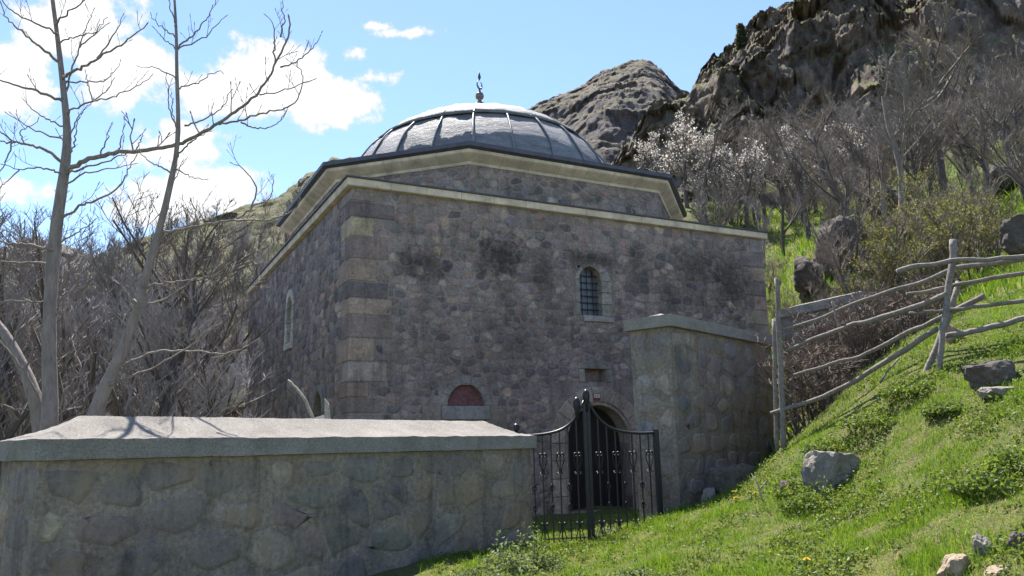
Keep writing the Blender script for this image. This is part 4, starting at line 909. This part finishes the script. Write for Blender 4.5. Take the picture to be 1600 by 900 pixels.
L1 = [([(86, 93), (58, 70), (31, 47), (8, 29), (2, 8)], 3.4), ([(84, 49), (58, 37), (27, 23), (8, 8), (-6, -20)], 2.6), ([(93, 156), (51, 140), (0, 126), (-40, 116)], 3.6), ([(103, 117), (128, 105), (152, 91), (183, 74), (210, 54), (228, 39)], 3.6), ([(152, 91), (171, 66), (191, 25)], 2.2),
      ([(105, 140), (113, 105), (124, 74), (134, 43), (146, 17)], 2.6), ([(124, 74), (148, 54), (165, 27)], 1.9), ([(97, 62), (124, 56), (152, 50), (167, 37)], 2.0), ([(90, 33), (109, 16), (134, 0), (160, -20)], 2.6), ([(105, 126), (136, 128), (167, 126), (183, 105), (189, 97)], 2.2), ([(111, 171), (144, 159), (175, 152), (210, 138), (237, 120)], 2.5),
      ([(144, 159), (163, 146), (177, 126)], 1.7), ([(146, 157), (138, 136), (134, 120)], 1.7), ([(110, 215), (118, 190), (124, 178), (144, 159)], 2.2), ([(95, 196), (74, 187), (51, 171), (35, 152)], 2.4), ([(99, 218), (70, 210), (39, 196), (12, 177)], 2.5), ([(97, 255), (78, 237), (54, 228), (23, 222), (-20, 220)], 4.2), ([(23, 222), (0, 206), (-20, 190)], 2.4), ([(40, 226), (30, 205), (52, 194), (60, 187)], 1.8),
      ([(20, 222), (14, 240), (2, 262), (-8, 290)], 2.), ([(91, 268), (58, 261), (27, 266), (8, 257)], 2.6), ([(30, 264), (20, 278), (0, 292)], 1.7),
      ([(108, 262), (148, 245), (187, 237), (226, 235), (265, 229), (288, 222), (323, 204), (362, 179), (397, 152), (422, 121), (434, 89), (445, 74), (453, 51), (451, 29)], 5.6), ([(430, 97), (428, 66), (430, 43), (417, 25)], 2.2), ([(438, 58), (445, 31), (440, 0)], 2.0), ([(438, 105), (463, 99), (486, 80), (502, 51)], 2.0), ([(406, 148), (436, 144), (463, 134), (488, 124)], 1.9),
      ([(342, 194), (373, 189), (408, 177), (443, 171), (467, 156), (475, 128), (471, 109), (465, 99)], 2.8), ([(377, 191), (397, 200), (424, 200), (440, 187), (445, 175)], 2.2), ([(288, 196), (319, 185), (346, 171), (360, 144)], 2.2), ([(110, 268), (156, 255), (187, 243), (214, 235)], 3.0), ([(104, 288), (128, 272), (171, 264), (206, 257)], 2.4), ([(94, 342), (128, 319), (163, 309), (187, 292), (202, 264), (210, 245)], 3.2),
      ([(84, 389), (38, 382), (0, 378), (-30, 376)], 4.0), ([(80, 413), (40, 411), (0, 409), (-30, 402)], 3.6), ([(78, 471), (30, 470), (0, 473), (-30, 470)], 3.0), ([(84, 494), (100, 478), (118, 456)], 2.4), ([(92, 378), (122, 363), (148, 344)], 2.6), ([(157, 246), (166, 216), (174, 195)], 2.2), ([(185, 237), (190, 216), (193, 198)], 1.9), ([(212, 236), (220, 220), (224, 205)], 1.7), ([(110, 240), (118, 215), (124, 180)], 2.4)]
walnut('walnut_tree', 'thick-trunked bare tree with a long limb sweeping right over the second trunk', T1, R1, L1, 9.6, 3, None)
T2 = [(140, 690), (146, 650), (162, 608), (186, 562), (211, 498), (224, 443), (238, 397), (253, 346), (268, 280), (278, 233), (279, 187), (276, 117), (276, 58), (274, 19), (270, -40), (268, -90)]; R2 = [19, 17, 14.5, 11.5, 9.5, 9.2, 8.5, 7.8, 6.4, 5.6, 5, 4.2, 3.6, 3, 2.4, 1.6]
L2 = [([(255, 363), (312, 354), (367, 344), (389, 332), (399, 310), (401, 290), (386, 268), (362, 255)], 3.4), ([(393, 323), (422, 311), (426, 288)], 1.8), ([(367, 344), (420, 344), (459, 331), (471, 311), (465, 303)], 2.4), ([(230, 446), (270, 441), (295, 437), (333, 431)], 2.6), ([(203, 467), (224, 479), (262, 465), (291, 446), (304, 418), (300, 389)], 2.8),
      ([(186, 575), (220, 556), (260, 547), (312, 549), (350, 553), (380, 545), (401, 530)], 3.0), ([(170, 600), (230, 580), (300, 540), (340, 500)], 2.8), ([(274, 58), (249, 39), (236, 25)], 2.0), ([(278, 74), (303, 54), (323, 31), (338, 0)], 2.4), ([(280, 74), (319, 60), (350, 27)], 2.0), ([(272, 72), (253, 60), (243, 47)], 1.7), ([(274, 119), (241, 105), (218, 107)], 1.8), ([(280, 136), (311, 130), (331, 113), (348, 111)], 1.9),
      ([(277, 202), (265, 171), (259, 117)], 2.0), ([(278, 205), (271, 180), (268, 140)], 1.9), ([(266, 268), (233, 253), (218, 237)], 2.2), ([(268, 261), (296, 276), (323, 282)], 2.0), ([(262, 300), (276, 275), (284, 255)], 1.8), ([(276, 40), (268, 18), (262, -10)], 2.0), ([(215, 490), (190, 450), (180, 420)], 2.2), ([(240, 395), (262, 375), (290, 350)], 2.2), ([(281, 238), (300, 220), (326, 205)], 2.6)]
walnut('walnut_tree', 'slender bare tree leaning right beside the thick-trunked one', T2, R2, L2, 9.3, 5, None)
T3 = [(66, 690), (60, 640), (44, 590), (22, 545), (0, 510), (-40, 460), (-90, 400)]; R3 = [17, 15.5, 13, 11, 9, 7, 4]
L3 = [([(72, 663), (55, 604), (25, 562), (0, 532), (-30, 510)], 3.2), ([(101, 640), (101, 614), (129, 574), (118, 553), (112, 524)], 2.4), ([(40, 580), (50, 545), (40, 505), (52, 470)], 2.4), ([(20, 540), (34, 500), (30, 450)], 2.4), ([(60, 640), (20, 640), (-20, 620)], 2.2)]
walnut('walnut_tree', 'pale stem leaning left out of the picture behind the low wall', T3, R3, L3, 9.9, 8, None)

# ------------------------------------------------------------------ other bare trees and bushes: a few patterns, copied
def gen_bare(seed, H, spread, multi=1, dens=1.0, twigr=.006, upright=.5):
    r = random.Random(seed); tr = MB(); tw = MB(); tips = []
    def grow(p, d, l, rad, lv, n):
        pts = [p]; d = d / np.linalg.norm(d)
        for i in range(n):
            d = d + np.array([r.gauss(0, .13), r.gauss(0, .13), upright * .12 + r.gauss(0, .1)]) * (1 if lv else .55); d /= np.linalg.norm(d); pts.append(pts[-1] + d * l / n)
        rr = np.linspace(rad, rad * (.45 if lv < 3 else .55), n + 1); (tr if lv < 2 else tw).tube(pts, rr, 6 if lv == 0 else 4 if lv == 1 else 3, cap=False)
        if lv >= 4 or l < .12: tips.extend(pts[1:]); return
        kids = [int(8 * dens), int(7 * dens), 6, 4][lv] if lv < 4 else 0
        for c in range(kids):
            f = r.uniform(.28 if lv == 0 else .15, 1.0); i = min(n - 1, int(f * n)); q = pts[i] + (pts[i + 1] - pts[i]) * (f * n - i)
            az = r.random() * 6.283; ax = np.array([math.cos(az), math.sin(az), r.uniform(-.1, .5)]); nd = d * r.uniform(.5, 1.0) + ax * r.uniform(.5, .95) * spread; 
            grow(q, nd, l * r.uniform(.38, .62) * (1.08 - .35 * f), max(twigr, rr[i] * r.uniform(.4, .6)), lv + 1, 4 if lv < 2 else 3)
    for s in range(multi):
        az = r.random() * 6.283; k = .0 if multi == 1 else .38; grow(np.array([math.cos(az) * .15 * (multi > 1), math.sin(az) * .15 * (multi > 1), -.2]), np.array([k * math.cos(az) + r.gauss(0, .06), k * math.sin(az) + r.gauss(0, .06), 1.]), H * r.uniform(.62, .75), H * .017 / math.sqrt(multi) + .012, 0 if multi == 1 else (0 if s == 0 else 1), 6)
    return tr, tw, np.array(tips)
M['twig_grey'] = twig_mat('twig_grey', (.265, .235, .23)); M['twig_brown'] = twig_mat('twig_brown', (.20, .162, .137)); M['twig_pale'] = twig_mat('twig_pale', (.23, .205, .19)); M['twig_red'] = twig_mat('twig_red', (.145, .105, .085))
M['petal'] = leaf_mat('petal', .4, 1.0, .2, (1, .96, .94)); M['leaf'] = leaf_mat('leaf', .5, 1.0)
def leaf_cards(mb_pts, n, size, cols, seed, spread=.05, mat='leaf', name='foliage'):
    r = np.random.default_rng(seed); idx = r.integers(0, len(mb_pts), n); p = mb_pts[idx] + r.normal(0, spread, (n, 3)); a = r.normal(0, 1, (n, 3)); a /= np.linalg.norm(a, axis=1, keepdims=True); b = np.cross(a, r.normal(0, 1, (n, 3))); b /= np.linalg.norm(b, axis=1, keepdims=True)
    s = size * r.uniform(.6, 1.4, (n, 1)); fold = np.cross(a, b) * s * .3
    V = np.stack([p - a * s, p + b * s * .55 + fold, p + a * s, p - b * s * .55 + fold], 1).reshape(-1, 3); q = np.arange(n)[:, None] * 4
    c = np.asarray(cols)[r.integers(0, len(cols), n)] * r.uniform(.75, 1.25, (n, 1)); C = np.repeat(c, 4, 0)
    return np_mesh(name, V, None, np.concatenate([q + [0, 1, 2], q + [0, 2, 3]]), C, M[mat])
PROT = {}
def proto(key, seed, H, spread, multi, dens, mat, bark, twigr, up=.5, cards=None):
    tr, tw, tips = gen_bare(seed, H, spread, multi, dens, twigr, up)
    PROT[key] = (tr.mesh('trunk', M[bark], True), tw.mesh('crown', M[mat]), leaf_cards(tips, *cards) if cards else None, tips[:, 2].max())
WHITE = [(.80, .77, .72), (.84, .82, .78), (.70, .66, .60)]; YG = [(.17, .185, .04), (.21, .21, .045), (.13, .15, .04)]
for i in range(4): proto('tall%d' % i, 40 + i, 6.0, .8, 1, 1.0, 'twig_grey', 'bark_dark', .0048, .6)
for i in range(4): proto('brown%d' % i, 44 + i, 6.0, .85, 1, 1.0, 'twig_brown', 'bark_dark', .005, .5)
for i in range(3): proto('bush%d' % i, 50 + i, 3.2, .8, 6, .85, 'twig_brown', 'bark_dark', .0045, .5)
for i in range(2): proto('pale%d' % i, 60 + i, 5.5, .9, 1, .9, 'twig_pale', 'bark', .0055, .5)
for i in range(2): proto('bloom%d' % i, 70 + i, 4.6, .75, 1, 1.0, 'twig_brown', 'bark_dark', .005, .6, (1250, .034, WHITE, 5 + i, .04, 'petal', 'blossom'))
for i in range(2): proto('spring%d' % i, 80 + i, 2.4, .8, 7, .8, 'twig_brown', 'bark_dark', .006, .5, (2300, .022, YG, 9 + i, .05, 'leaf', 'foliage'))
for i in range(2): proto('bramble%d' % i, 90 + i, 1.5, 1.2, 9, .7, 'twig_red', 'twig_red' if False else 'bark_dark', .005, .0)
def plant_tree(key, p, H, name, label, cat, group, rot=None):
    t, c, lf, h0 = PROT[key]; o = thing(name, label, cat, tuple(p), random.random() * 6.28 if rot is None else rot, group); s = H / h0; o.scale = (s, s, s * random.uniform(.95, 1.05))
    add_obj('trunk', t, o); add_obj('crown', c, o)
    if lf: add_obj(lf.name.split('.')[0], lf, o)
    return o
R_ = random.Random(77)
# thicket on the left, behind the low wall
G1 = 'bare trees of the thicket left of the mosque'
def taken(x, y):     # inside the mosque, with a margin
    d = np.array([x, y, 0]) - B0; u, v = d @ uv_, d @ vv_; return -1.2 < u < BW + 1 and -1.2 < v < BL + 1
cnt = 0
while cnt < 76:
    px = R_.uniform(-60, 520); Y = 12.5 + 34 * R_.random() ** 1.2; d = ray(px, 560); x = d[0] / d[1] * Y
    if taken(x, Y) or (px > 318 and Y < 33) or px > 400: continue
    far = (Y - 12) / 34; k = R_.random(); p = gpt(x, Y); top_y = np.interp(px, [-60, 60, 180, 260, 330, 400], [330, 315, 300, 345, 440, 490]) + 170 * R_.random() ** 1.3; HH = float(np.clip(at(px, top_y, Y)[2] - p[2], 2.0, 10))
    if k < .58: plant_tree(R_.choice(('tall', 'tall', 'brown')) + str(R_.randrange(4)), p, HH, 'bare_tree', 'grey leafless tree in the dense thicket left of the mosque', 'tree', G1)
    elif k < .82: plant_tree('bush%d' % R_.randrange(3), p, HH * .55, 'bare_bush', 'leafless brown bush in the undergrowth left of the mosque', 'bush', 'leafless bushes in the left thicket')
    else: plant_tree('pale%d' % R_.randrange(2), p, HH * .85, 'pale_tree', 'pale-barked leafless tree in the thicket left of the mosque', 'tree', 'pale trees in the left thicket')
    cnt += 1
# scrub on the left hill
cnt = 0
HILLS = [o for o in bpy.data.objects if o.name in ('hill', 'cliff')]
from mathutils.bvhtree import BVHTree
def bvh(o): me = o.data; return BVHTree.FromPolygons([v.co.copy() for v in me.vertices], [tuple(p.vertices) for p in me.polygons])
BV = {o.name: bvh(o) for o in HILLS}
def hit(name, px, py):
    d = Vector(ray(px, py)).normalized(); h = BV[name].ray_cast(Vector(EYE), d); return h[0]
while cnt < 60:
    px = R_.uniform(180, 500); py = R_.uniform(300, 520); h = hit('hill', px, py)
    if h is None: continue
    plant_tree('bush%d' % R_.randrange(3), (h.x, h.y, h.z - .2), R_.uniform(1.6, 3.4), 'hill_bush', 'small leafless shrub dotted over the green hill left of the dome', 'bush', 'shrubs on the left hill'); cnt += 1
cnt = 0
while cnt < 50:
    px = R_.uniform(-40, 470); py = R_.uniform(340, 560) + max(0, 150 - px) * .35; h = hit('hill', px, py)
    if h is None: continue
    plant_tree('tall%d' % R_.randrange(4), (h.x, h.y, h.z - .2), R_.uniform(3.2, 6.0), 'hill_tree', 'grey leafless tree on the lower slope of the green hill', 'tree', 'bare trees on the left hill'); cnt += 1
# orchard and scrub on the right slope
def hillside(px, py):
    d = ray(px, py); t = np.exp(np.linspace(math.log(14), math.log(62), 500)); q = EYE + d[None] / d[1] * t[:, None]; h = q[:, 2] - ground_z(q[:, 0], q[:, 1]); k = int(np.argmax(h < 0)); return q[k] if h[k] < 0 else None
ORD = ['leftmost', 'second from the left', 'third from the left', 'fourth from the left', 'fifth from the left', 'sixth from the left', 'seventh from the left', 'eighth from the left', 'ninth from the left', 'tenth from the left', 'eleventh from the left', 'twelfth from the left']
for bi, (px, py, Y, H, key) in enumerate(sorted([(1075, 335, 40, 5.2, 'bloom0'), (1120, 335, 38, 5.0, 'bloom1'), (1165, 340, 37, 4.8, 'bloom0'), (1235, 340, 38, 5.8, 'bloom1'), (1275, 335, 42, 5.2, 'bloom0'), (1050, 330, 44, 5.0, 'bloom1'), (1345, 320, 42, 5.2, 'bloom0')])):
    p = at(px, py, Y); plant_tree(key, (p[0], p[1], float(ground_z(p[0], p[1])) - .1), H, 'blossom_tree', ORD[bi] + ' of the white-blossoming orchard trees behind the mosque', 'tree', 'blossoming trees behind the mosque')
for (px, py, Y, H, key, lb) in [(1262, 360, 31, 5.8, 'brown1', 'dark forked orchard tree standing on the bright grass patch'), (1222, 375, 31, 4.2, 'brown2', 'small dark tree at the left end of the bright grass patch'), (1480, 330, 30, 8.2, 'brown0', 'tallest leaning bare tree on the upper right slope'), (1412, 400, 24, 6.0, 'pale0', 'pale-stemmed bare tree rising behind the fence'), (1390, 410, 25, 5.2, 'pale1', 'pale bare tree beside the tall dark boulder'),
                               (1540, 330, 28, 5.5, 'pale0', 'pale bare tree near the right edge of the slope'), (1325, 350, 33, 6.2, 'brown3', 'dark bare tree left of the tallest leaning one'), (1040, 262, 60, 6.5, 'pale1', 'lone pale tree against the foot of the cliff')]:
    p = at(px, py, Y); plant_tree(key, (p[0], p[1], float(ground_z(p[0], p[1])) - .1), H, 'orchard_tree', lb, 'tree', 'single bare trees on the right slope')
cnt = 0
while cnt < 150:
    px = R_.uniform(1085, 1690); Y = 17 + 44 * R_.random() ** .8; d = ray(px, 350); x = d[0] / d[1] * Y
    if taken(x, Y) or (Y < 20 and px < 1300): continue
    if (1195 < px < 1300 and Y < 36): continue
    p = gpt(x, Y); k = R_.random()
    if k < .46: plant_tree('brown%d' % R_.randrange(4), p, R_.uniform(3.5, 6) * (.55 if Y < 24 else 1), 'bare_tree', 'brown leafless tree among many on the slope below the cliff', 'tree', 'bare trees on the right slope')
    elif k < .84: plant_tree('bush%d' % R_.randrange(3), p, R_.uniform(1.6, 3.2), 'bare_bush', 'leafless brown bush on the slope below the cliff', 'bush', 'leafless bushes on the right slope')
    else: plant_tree('pale%d' % R_.randrange(2), p, R_.uniform(3, 5.5) * (.55 if Y < 24 else 1), 'pale_tree', 'pale-barked leafless tree among others below the cliff', 'tree', 'pale trees on the right slope')
    cnt += 1
for i, (px, py, Y, H) in enumerate(sorted([(1385, 440, 17, 2.0), (1430, 430, 17, 2.3), (1470, 420, 17, 2.2), (1510, 410, 17, 2.0), (1545, 400, 18, 1.8), (1350, 450, 18, 1.8), (1450, 400, 20, 2.4), (1400, 405, 21, 2.4), (1500, 385, 21, 2.2), (1560, 380, 20, 1.7), (1585, 140, 55, 3.5), (1555, 150, 55, 3.0)], key=lambda t: t[0])):
    p = at(px, py, Y); plant_tree('spring%d' % (i % 2), (p[0], p[1], float(ground_z(p[0], p[1])) - .05), H, 'spring_bush', ORD[i] + ' of the yellow-green leafing bushes on the slope behind the fence', 'bush', 'yellow-green bushes behind the fence')
for i, (px, py, Y, H) in enumerate(sorted([(1270, 590, 12.6, 1.3), (1310, 570, 12.6, 1.4), (1350, 550, 12.6, 1.3), (1390, 530, 12.6, 1.3), (1420, 520, 12.4, 1.1), (1290, 560, 14, 1.6), (1340, 520, 14, 1.6), (1390, 500, 14, 1.5), (1440, 490, 13.5, 1.2), (1260, 640, 12.2, 1.0), (1300, 610, 12, 1.0), (1240, 560, 14.5, 1.4)], key=lambda t: t[0])):
    p = at(px, py, Y); plant_tree('bramble%d' % (i % 2), (p[0], p[1], float(ground_z(p[0], p[1])) - .05), H, 'bramble', ORD[i] + ' of the dry reddish bramble tangles under the fence', 'bush', 'dry brambles under the fence')
for i, (px, py, Y, H) in enumerate([(1212, 470, 19.5, 1.3), (1250, 462, 19.5, 1.2), (1285, 452, 20, 1.4), (1225, 440, 22, 1.3), (1300, 440, 19, 1.3)]):
    p = at(px, py, Y); plant_tree('bush%d' % (i % 3), (p[0], p[1], float(ground_z(p[0], p[1])) - .05), H, 'outcrop_bush', ['dry bush beside the corner of the mosque roof on the slope', 'dry bush close behind the terrace wall coping', 'dry bush in front of the tall dark boulder', 'dry bush at the left end of the dark outcrop', 'dry bush at the lower right of the tall dark boulder'][i], 'bush', 'dry bushes around the outcrops')
# conifer on the skyline
def conifer(px, py, H):
    h = hit('cliff', px, py); root = thing('conifer', 'small dark conifer standing on the cliff skyline', 'tree', tuple(h)); mb = MB(); mb.tube([(0, 0, -1.5), (0, 0, H * .5), (0, 0, H)], [.16, .1, .02], 6); mb.build('trunk', M['bark_dark'], root)
    r = np.random.default_rng(4); n = 1500; z = r.random(n) ** .8 * H * .92 + .1 * H; rad = (H - z) * .24 * np.sqrt(r.random(n)) + .05; a = r.random(n) * 6.283; P = np.c_[rad * np.cos(a), rad * np.sin(a), z]
    add_obj('crown', leaf_cards(P, 3000, .16, [(.06, .075, .045), (.075, .09, .05), (.05, .06, .045)], 3, .12, 'leaf', 'crown'), root)
conifer(1160, 78, 2.6)

# ------------------------------------------------------------------ sticks and boards behind the low wall
M['bleached'] = wood_mat('bleached_wood', (.36, .32, .26))
def stick(name, pts, Y, r0, r1, label, cat='stick'):
    p = [at(x, y, Y) for x, y in pts]; b = p[0]; mb = MB(); mb.tube(wobble(p, 12, .012, pts[0][0]), np.linspace(r0, r1, 12), 6); o = mb.build(name, M['bleached'], None, True, off=b); o.location = tuple(b); return tag(o, label, cat)
stick('dead_branch', [(492, 668), (486, 645), (475, 622), (462, 605), (450, 594)], 12, .03, .018, 'bleached dead branch leaning up behind the low wall')
def board(pxs, Y, label, name, mat):
    p = [at(x, y, Y) for x, y in pxs]; b = p[0]; mb = MB(); q = [v - b for v in p]; mb.add([tuple(v) for v in q] + [(v[0], v[1] + .03, v[2]) for v in q], [(0, 1, 2, 3), (7, 6, 5, 4), (0, 4, 5, 1), (1, 5, 6, 2), (2, 6, 7, 3), (3, 7, 4, 0)]); o = mb.build(name, mat); o.location = tuple(b); tag(o, label, 'board')
board([(507, 672), (518, 672), (514, 632), (507, 622)], 12, 'narrow weathered plank standing on end behind the low wall', 'plank', M['bleached'])
board([(484, 672), (508, 672), (506, 648), (490, 653)], 12.2, 'small pale sheet leaning beside the upright plank', 'pale_sheet', M['plate_white'])
twm = MB(); p0 = on_ground(1192, 786)
pp = [at(1192, 786, p0[1]), at(1188, 770, p0[1]), at(1184, 755, p0[1]), at(1174, 740, p0[1])]; twm.tube(pp, [.012, .011, .009, .005], 5); twm.tube([at(1187, 765, p0[1]), at(1194, 756, p0[1]), at(1198, 750, p0[1])], [.007, .006, .003], 4)
o = twm.build('dry_twig', M['bleached'], None, True, off=pp[0]); o.location = tuple(pp[0]); tag(o, 'forked pale twig standing in the grass by the dandelions', 'twig')

# ------------------------------------------------------------------ leafy clumps, dandelions
def clump_mesh(seed, n, R, H, size, cols):
    r = np.random.default_rng(seed); a = r.random(n) * 6.283; q = np.sqrt(r.random(n)); lump = .55 + .45 * np.sin(a * 3 + seed) * np.cos(q * 5 + seed); z = H * (1 - q ** 1.5) * r.uniform(.1, 1, n) * lump * .9; P = np.c_[R * 1.15 * q * np.cos(a), R * 1.15 * q * np.sin(a), z]
    return leaf_cards(P, n, size, cols, seed, .02, 'leaf', 'leafy_clump')
GR = [(.12, .18, .04), (.15, .21, .05), (.10, .15, .04)]; BG = [(.15, .20, .10), (.19, .24, .13), (.12, .165, .08)]
for i, (px, py, w, h, cols, lb) in enumerate([(1285, 785, 110, 54, GR, 'leafy green clump in front of the large grey boulder'), (1250, 770, 60, 40, GR, 'leafy clump at the left of the large grey boulder'), (830, 888, 84, 92, BG, 'bluish green weed at the end of the low wall by the gate'), (786, 896, 90, 74, BG, 'bluish green weed tucked against the low wall corner'), (745, 905, 100, 30, BG, 'broad pale green weed at the foot of the low wall'),
        (1000, 905, 90, 26, BG, 'pale weed patch at the bottom edge of the meadow'), (1560, 760, 110, 50, GR, 'dense leafy patch in the meadow near the right edge'), (1585, 730, 70, 46, GR, 'leafy patch just above the dense one at right'), (1430, 612, 90, 40, GR, 'low leafy weeds at the foot of the fence post'), (1370, 660, 100, 40, GR, 'leafy weeds on the bank crest below the fence'), (1300, 700, 70, 30, GR, 'leafy tuft above the large grey boulder'), (950, 838, 60, 30, BG, 'leafy tuft growing at the foot of the gate'), (1480, 640, 60, 20, GR, 'small weed tuft below the dark outcrop')]):
    q = on_ground(px, py); k = q[1] * 1.02 / F; o = add_obj('weed_clump', clump_mesh(100 + i, int(900 + w * 14), w * k / 2, h * k, .021, cols)); o.location = (q[0], q[1], float(ground_z(q[0], q[1])) - .02); tag(o, lb, 'weed', 'leafy weeds in the meadow')
M['dandelion'] = simple_mat('dandelion', (.62, .42, .015), .15, 30, .7); M['stem'] = simple_mat('stem', (.10, .15, .04), .2, 20, .6)
for i, (px, py, lb) in enumerate([(1148, 774, 'upper dandelion of the left pair beneath the gate wall'), (1151, 784, 'lower dandelion of the left pair beneath the gate wall'), (1171, 775, 'dandelion in the middle between the pair and the twig'), (1182, 777, 'dandelion closest to the forked twig'), (1262, 888, 'lone dandelion low in the meadow')]):
    q = on_ground(px, py + 6); z = float(ground_z(q[0], q[1])); root = thing('dandelion', lb, 'flower', (q[0], q[1], z), i, 'dandelions'); h = max(.09, at(px, py, q[1])[2] - z)
    mb = MB(); mb.tube([(0, 0, -.02), (.006, 0, h * .5), (0, .004, h)], .004, 4); mb.build('stem', M['stem'], root)
    mb = MB(); n = 14
    for ring, rr, zz in ((0, .034, .0), (1, .024, .008), (2, .013, .014)):
        for k in range(n):
            a = 6.283 * (k + ring * .5) / n; c, s = math.cos(a), math.sin(a); mb.add([(0, 0, h), (rr * .8 * c - .006 * s, rr * .8 * s + .006 * c, h + zz), (rr * c, rr * s, h + zz + .002), (rr * .8 * c + .006 * s, rr * .8 * s - .006 * c, h + zz)], [(0, 1, 2, 3)])
    mb.build('flower_head', M['dandelion'], root)

# ------------------------------------------------------------------ grass
M['grass'] = leaf_mat('grass_blade', .5, 1.15, .25)
def grass_field(name, n, tx0, tx1, y0, y1, hgt, wid, seed, power, label, dens=lambda x, y, r: np.ones(len(x), bool)):
    r = np.random.default_rng(seed); Y = y0 * (y1 / y0) ** (r.random(n) ** power); tx = r.uniform(tx0, tx1, n); X = tx * Y; keep = dens(X, Y, r); X, Y = X[keep], Y[keep]
    pn = np.array([noise.fractal(Vector((x * 1.9, y * 1.9, 2)), .8, 2, 4) for x, y in zip(X, Y)]); kp = r.random(len(X)) < np.clip(.95 + pn * .6, .75, 1); X, Y, pn = X[kp], Y[kp], pn[kp]; n = len(X)
    Z = ground_z(X, Y) - .012; h = hgt * r.lognormal(0, .38, n) * np.clip(1.05 + 1.2 * pn, .75, 2.6); w = wid * r.uniform(.6, 1.3, n) * (.5 + Y / 16); a = r.random(n) * 6.283; ln = np.abs(r.normal(0, .55, n)) * h; la = r.random(n) * 6.283
    B = np.c_[X, Y, Z]; sx = np.c_[np.cos(a), np.sin(a), 0 * a] * w[:, None]; lean = np.c_[np.cos(la), np.sin(la), 0 * a] * ln[:, None]; up = np.c_[0 * h, 0 * h, h]
    V = np.stack([B - sx, B + sx, B + sx * .7 + lean * .35 + up * .55, B - sx * .7 + lean * .35 + up * .55, B + lean + up * .95], 1).reshape(-1, 3); q = np.arange(n)[:, None] * 5
    pal = np.array([(.11, .21, .022), (.14, .245, .028), (.19, .26, .035), (.08, .165, .02), (.27, .24, .10), (.33, .29, .15)]); dry = np.clip(.09 - pn * .5, .02, .55)
    u = r.random(n); c = np.where(u < dry, 4 + r.integers(0, 2, n), r.choice(4, n, p=[.34, .34, .16, .16])); C = np.repeat(pal[c] * r.uniform(.75, 1.25, (n, 1)), 5, 0)
    o = add_obj(name, np_mesh(name, V, q + [0, 1, 2, 3], q + [3, 2, 4], C, M['grass'])); return tag(o, label, 'grass', kind='stuff')
def outside(x, y, r):
    ok = np.ones(len(x), bool)
    for (px, py, ang, L, T) in ((*wall_from(at(56, 686, 6.5), aw, .06)[:2], aw, 6.23, .88), (*wall_from(at(1047, 490, 11.9), a2, .06)[:2], a2, 3.75, .70)):
        dx, dy = x - px, y - py; u = dx * math.cos(ang) + dy * math.sin(ang); v = -dx * math.sin(ang) + dy * math.cos(ang); ok &= ~((u > 0) & (u < L) & (v > 0) & (v < T))
    d0, d1 = x - B0[0], y - B0[1]; u = d0 * uv_[0] + d1 * uv_[1]; v = d0 * vv_[0] + d1 * vv_[1]; ok &= ~((u > -.05) & (v > -.05) & (u < BW) & (v < BL))
    # hollow between bank and wall is bare earth
    ok &= ~((x / y > .27) & (x / y < .52) & (y > 11.3) & (y < 15.5) & (r.random(len(x)) < .85)); return ok
grass_field('meadow_grass', 330000, -.12, .74, 4.2, 12.8, .036, .0028, 1, .75, 'bright green meadow grass on the sunlit bank', outside)
grass_field('courtyard_grass', 16000, -.10, .25, 11, 17, .045, .003, 3, 1, 'short grass in the courtyard behind the gate', outside)
grass_field('hillside_grass', 60000, .26, .82, 12.8, 56, .16, .007, 2, .8, 'rough grass on the slope below the cliff', outside)

# broad-leaved rosettes between the grass
def rosettes(n, seed):
    r = np.random.default_rng(seed); Y = 4.4 * (12.5 / 4.4) ** (r.random(n) ** .8); X = r.uniform(-.1, .72, n) * Y; ok = outside(X, Y, r); X, Y = X[ok], Y[ok]
    pn = np.array([noise.fractal(Vector((x * 1.1 + 9, y * 1.1, 7)), .8, 2, 3) for x, y in zip(X, Y)]); kp = r.random(len(X)) < np.clip(.15 + pn * 1.6, .03, 1); X, Y = X[kp], Y[kp]
    P = np.c_[X, Y, ground_z(X, Y) + .02]; return leaf_cards(P, len(P) * 7, .017, [(.11, .17, .035), (.14, .20, .05), (.085, .14, .03), (.17, .21, .06)], seed, .028, 'leaf', 'meadow_weeds')
tag(add_obj('meadow_weeds', rosettes(26000, 12)), 'low broad-leaved weeds scattered through the meadow grass', 'weeds', kind='stuff')
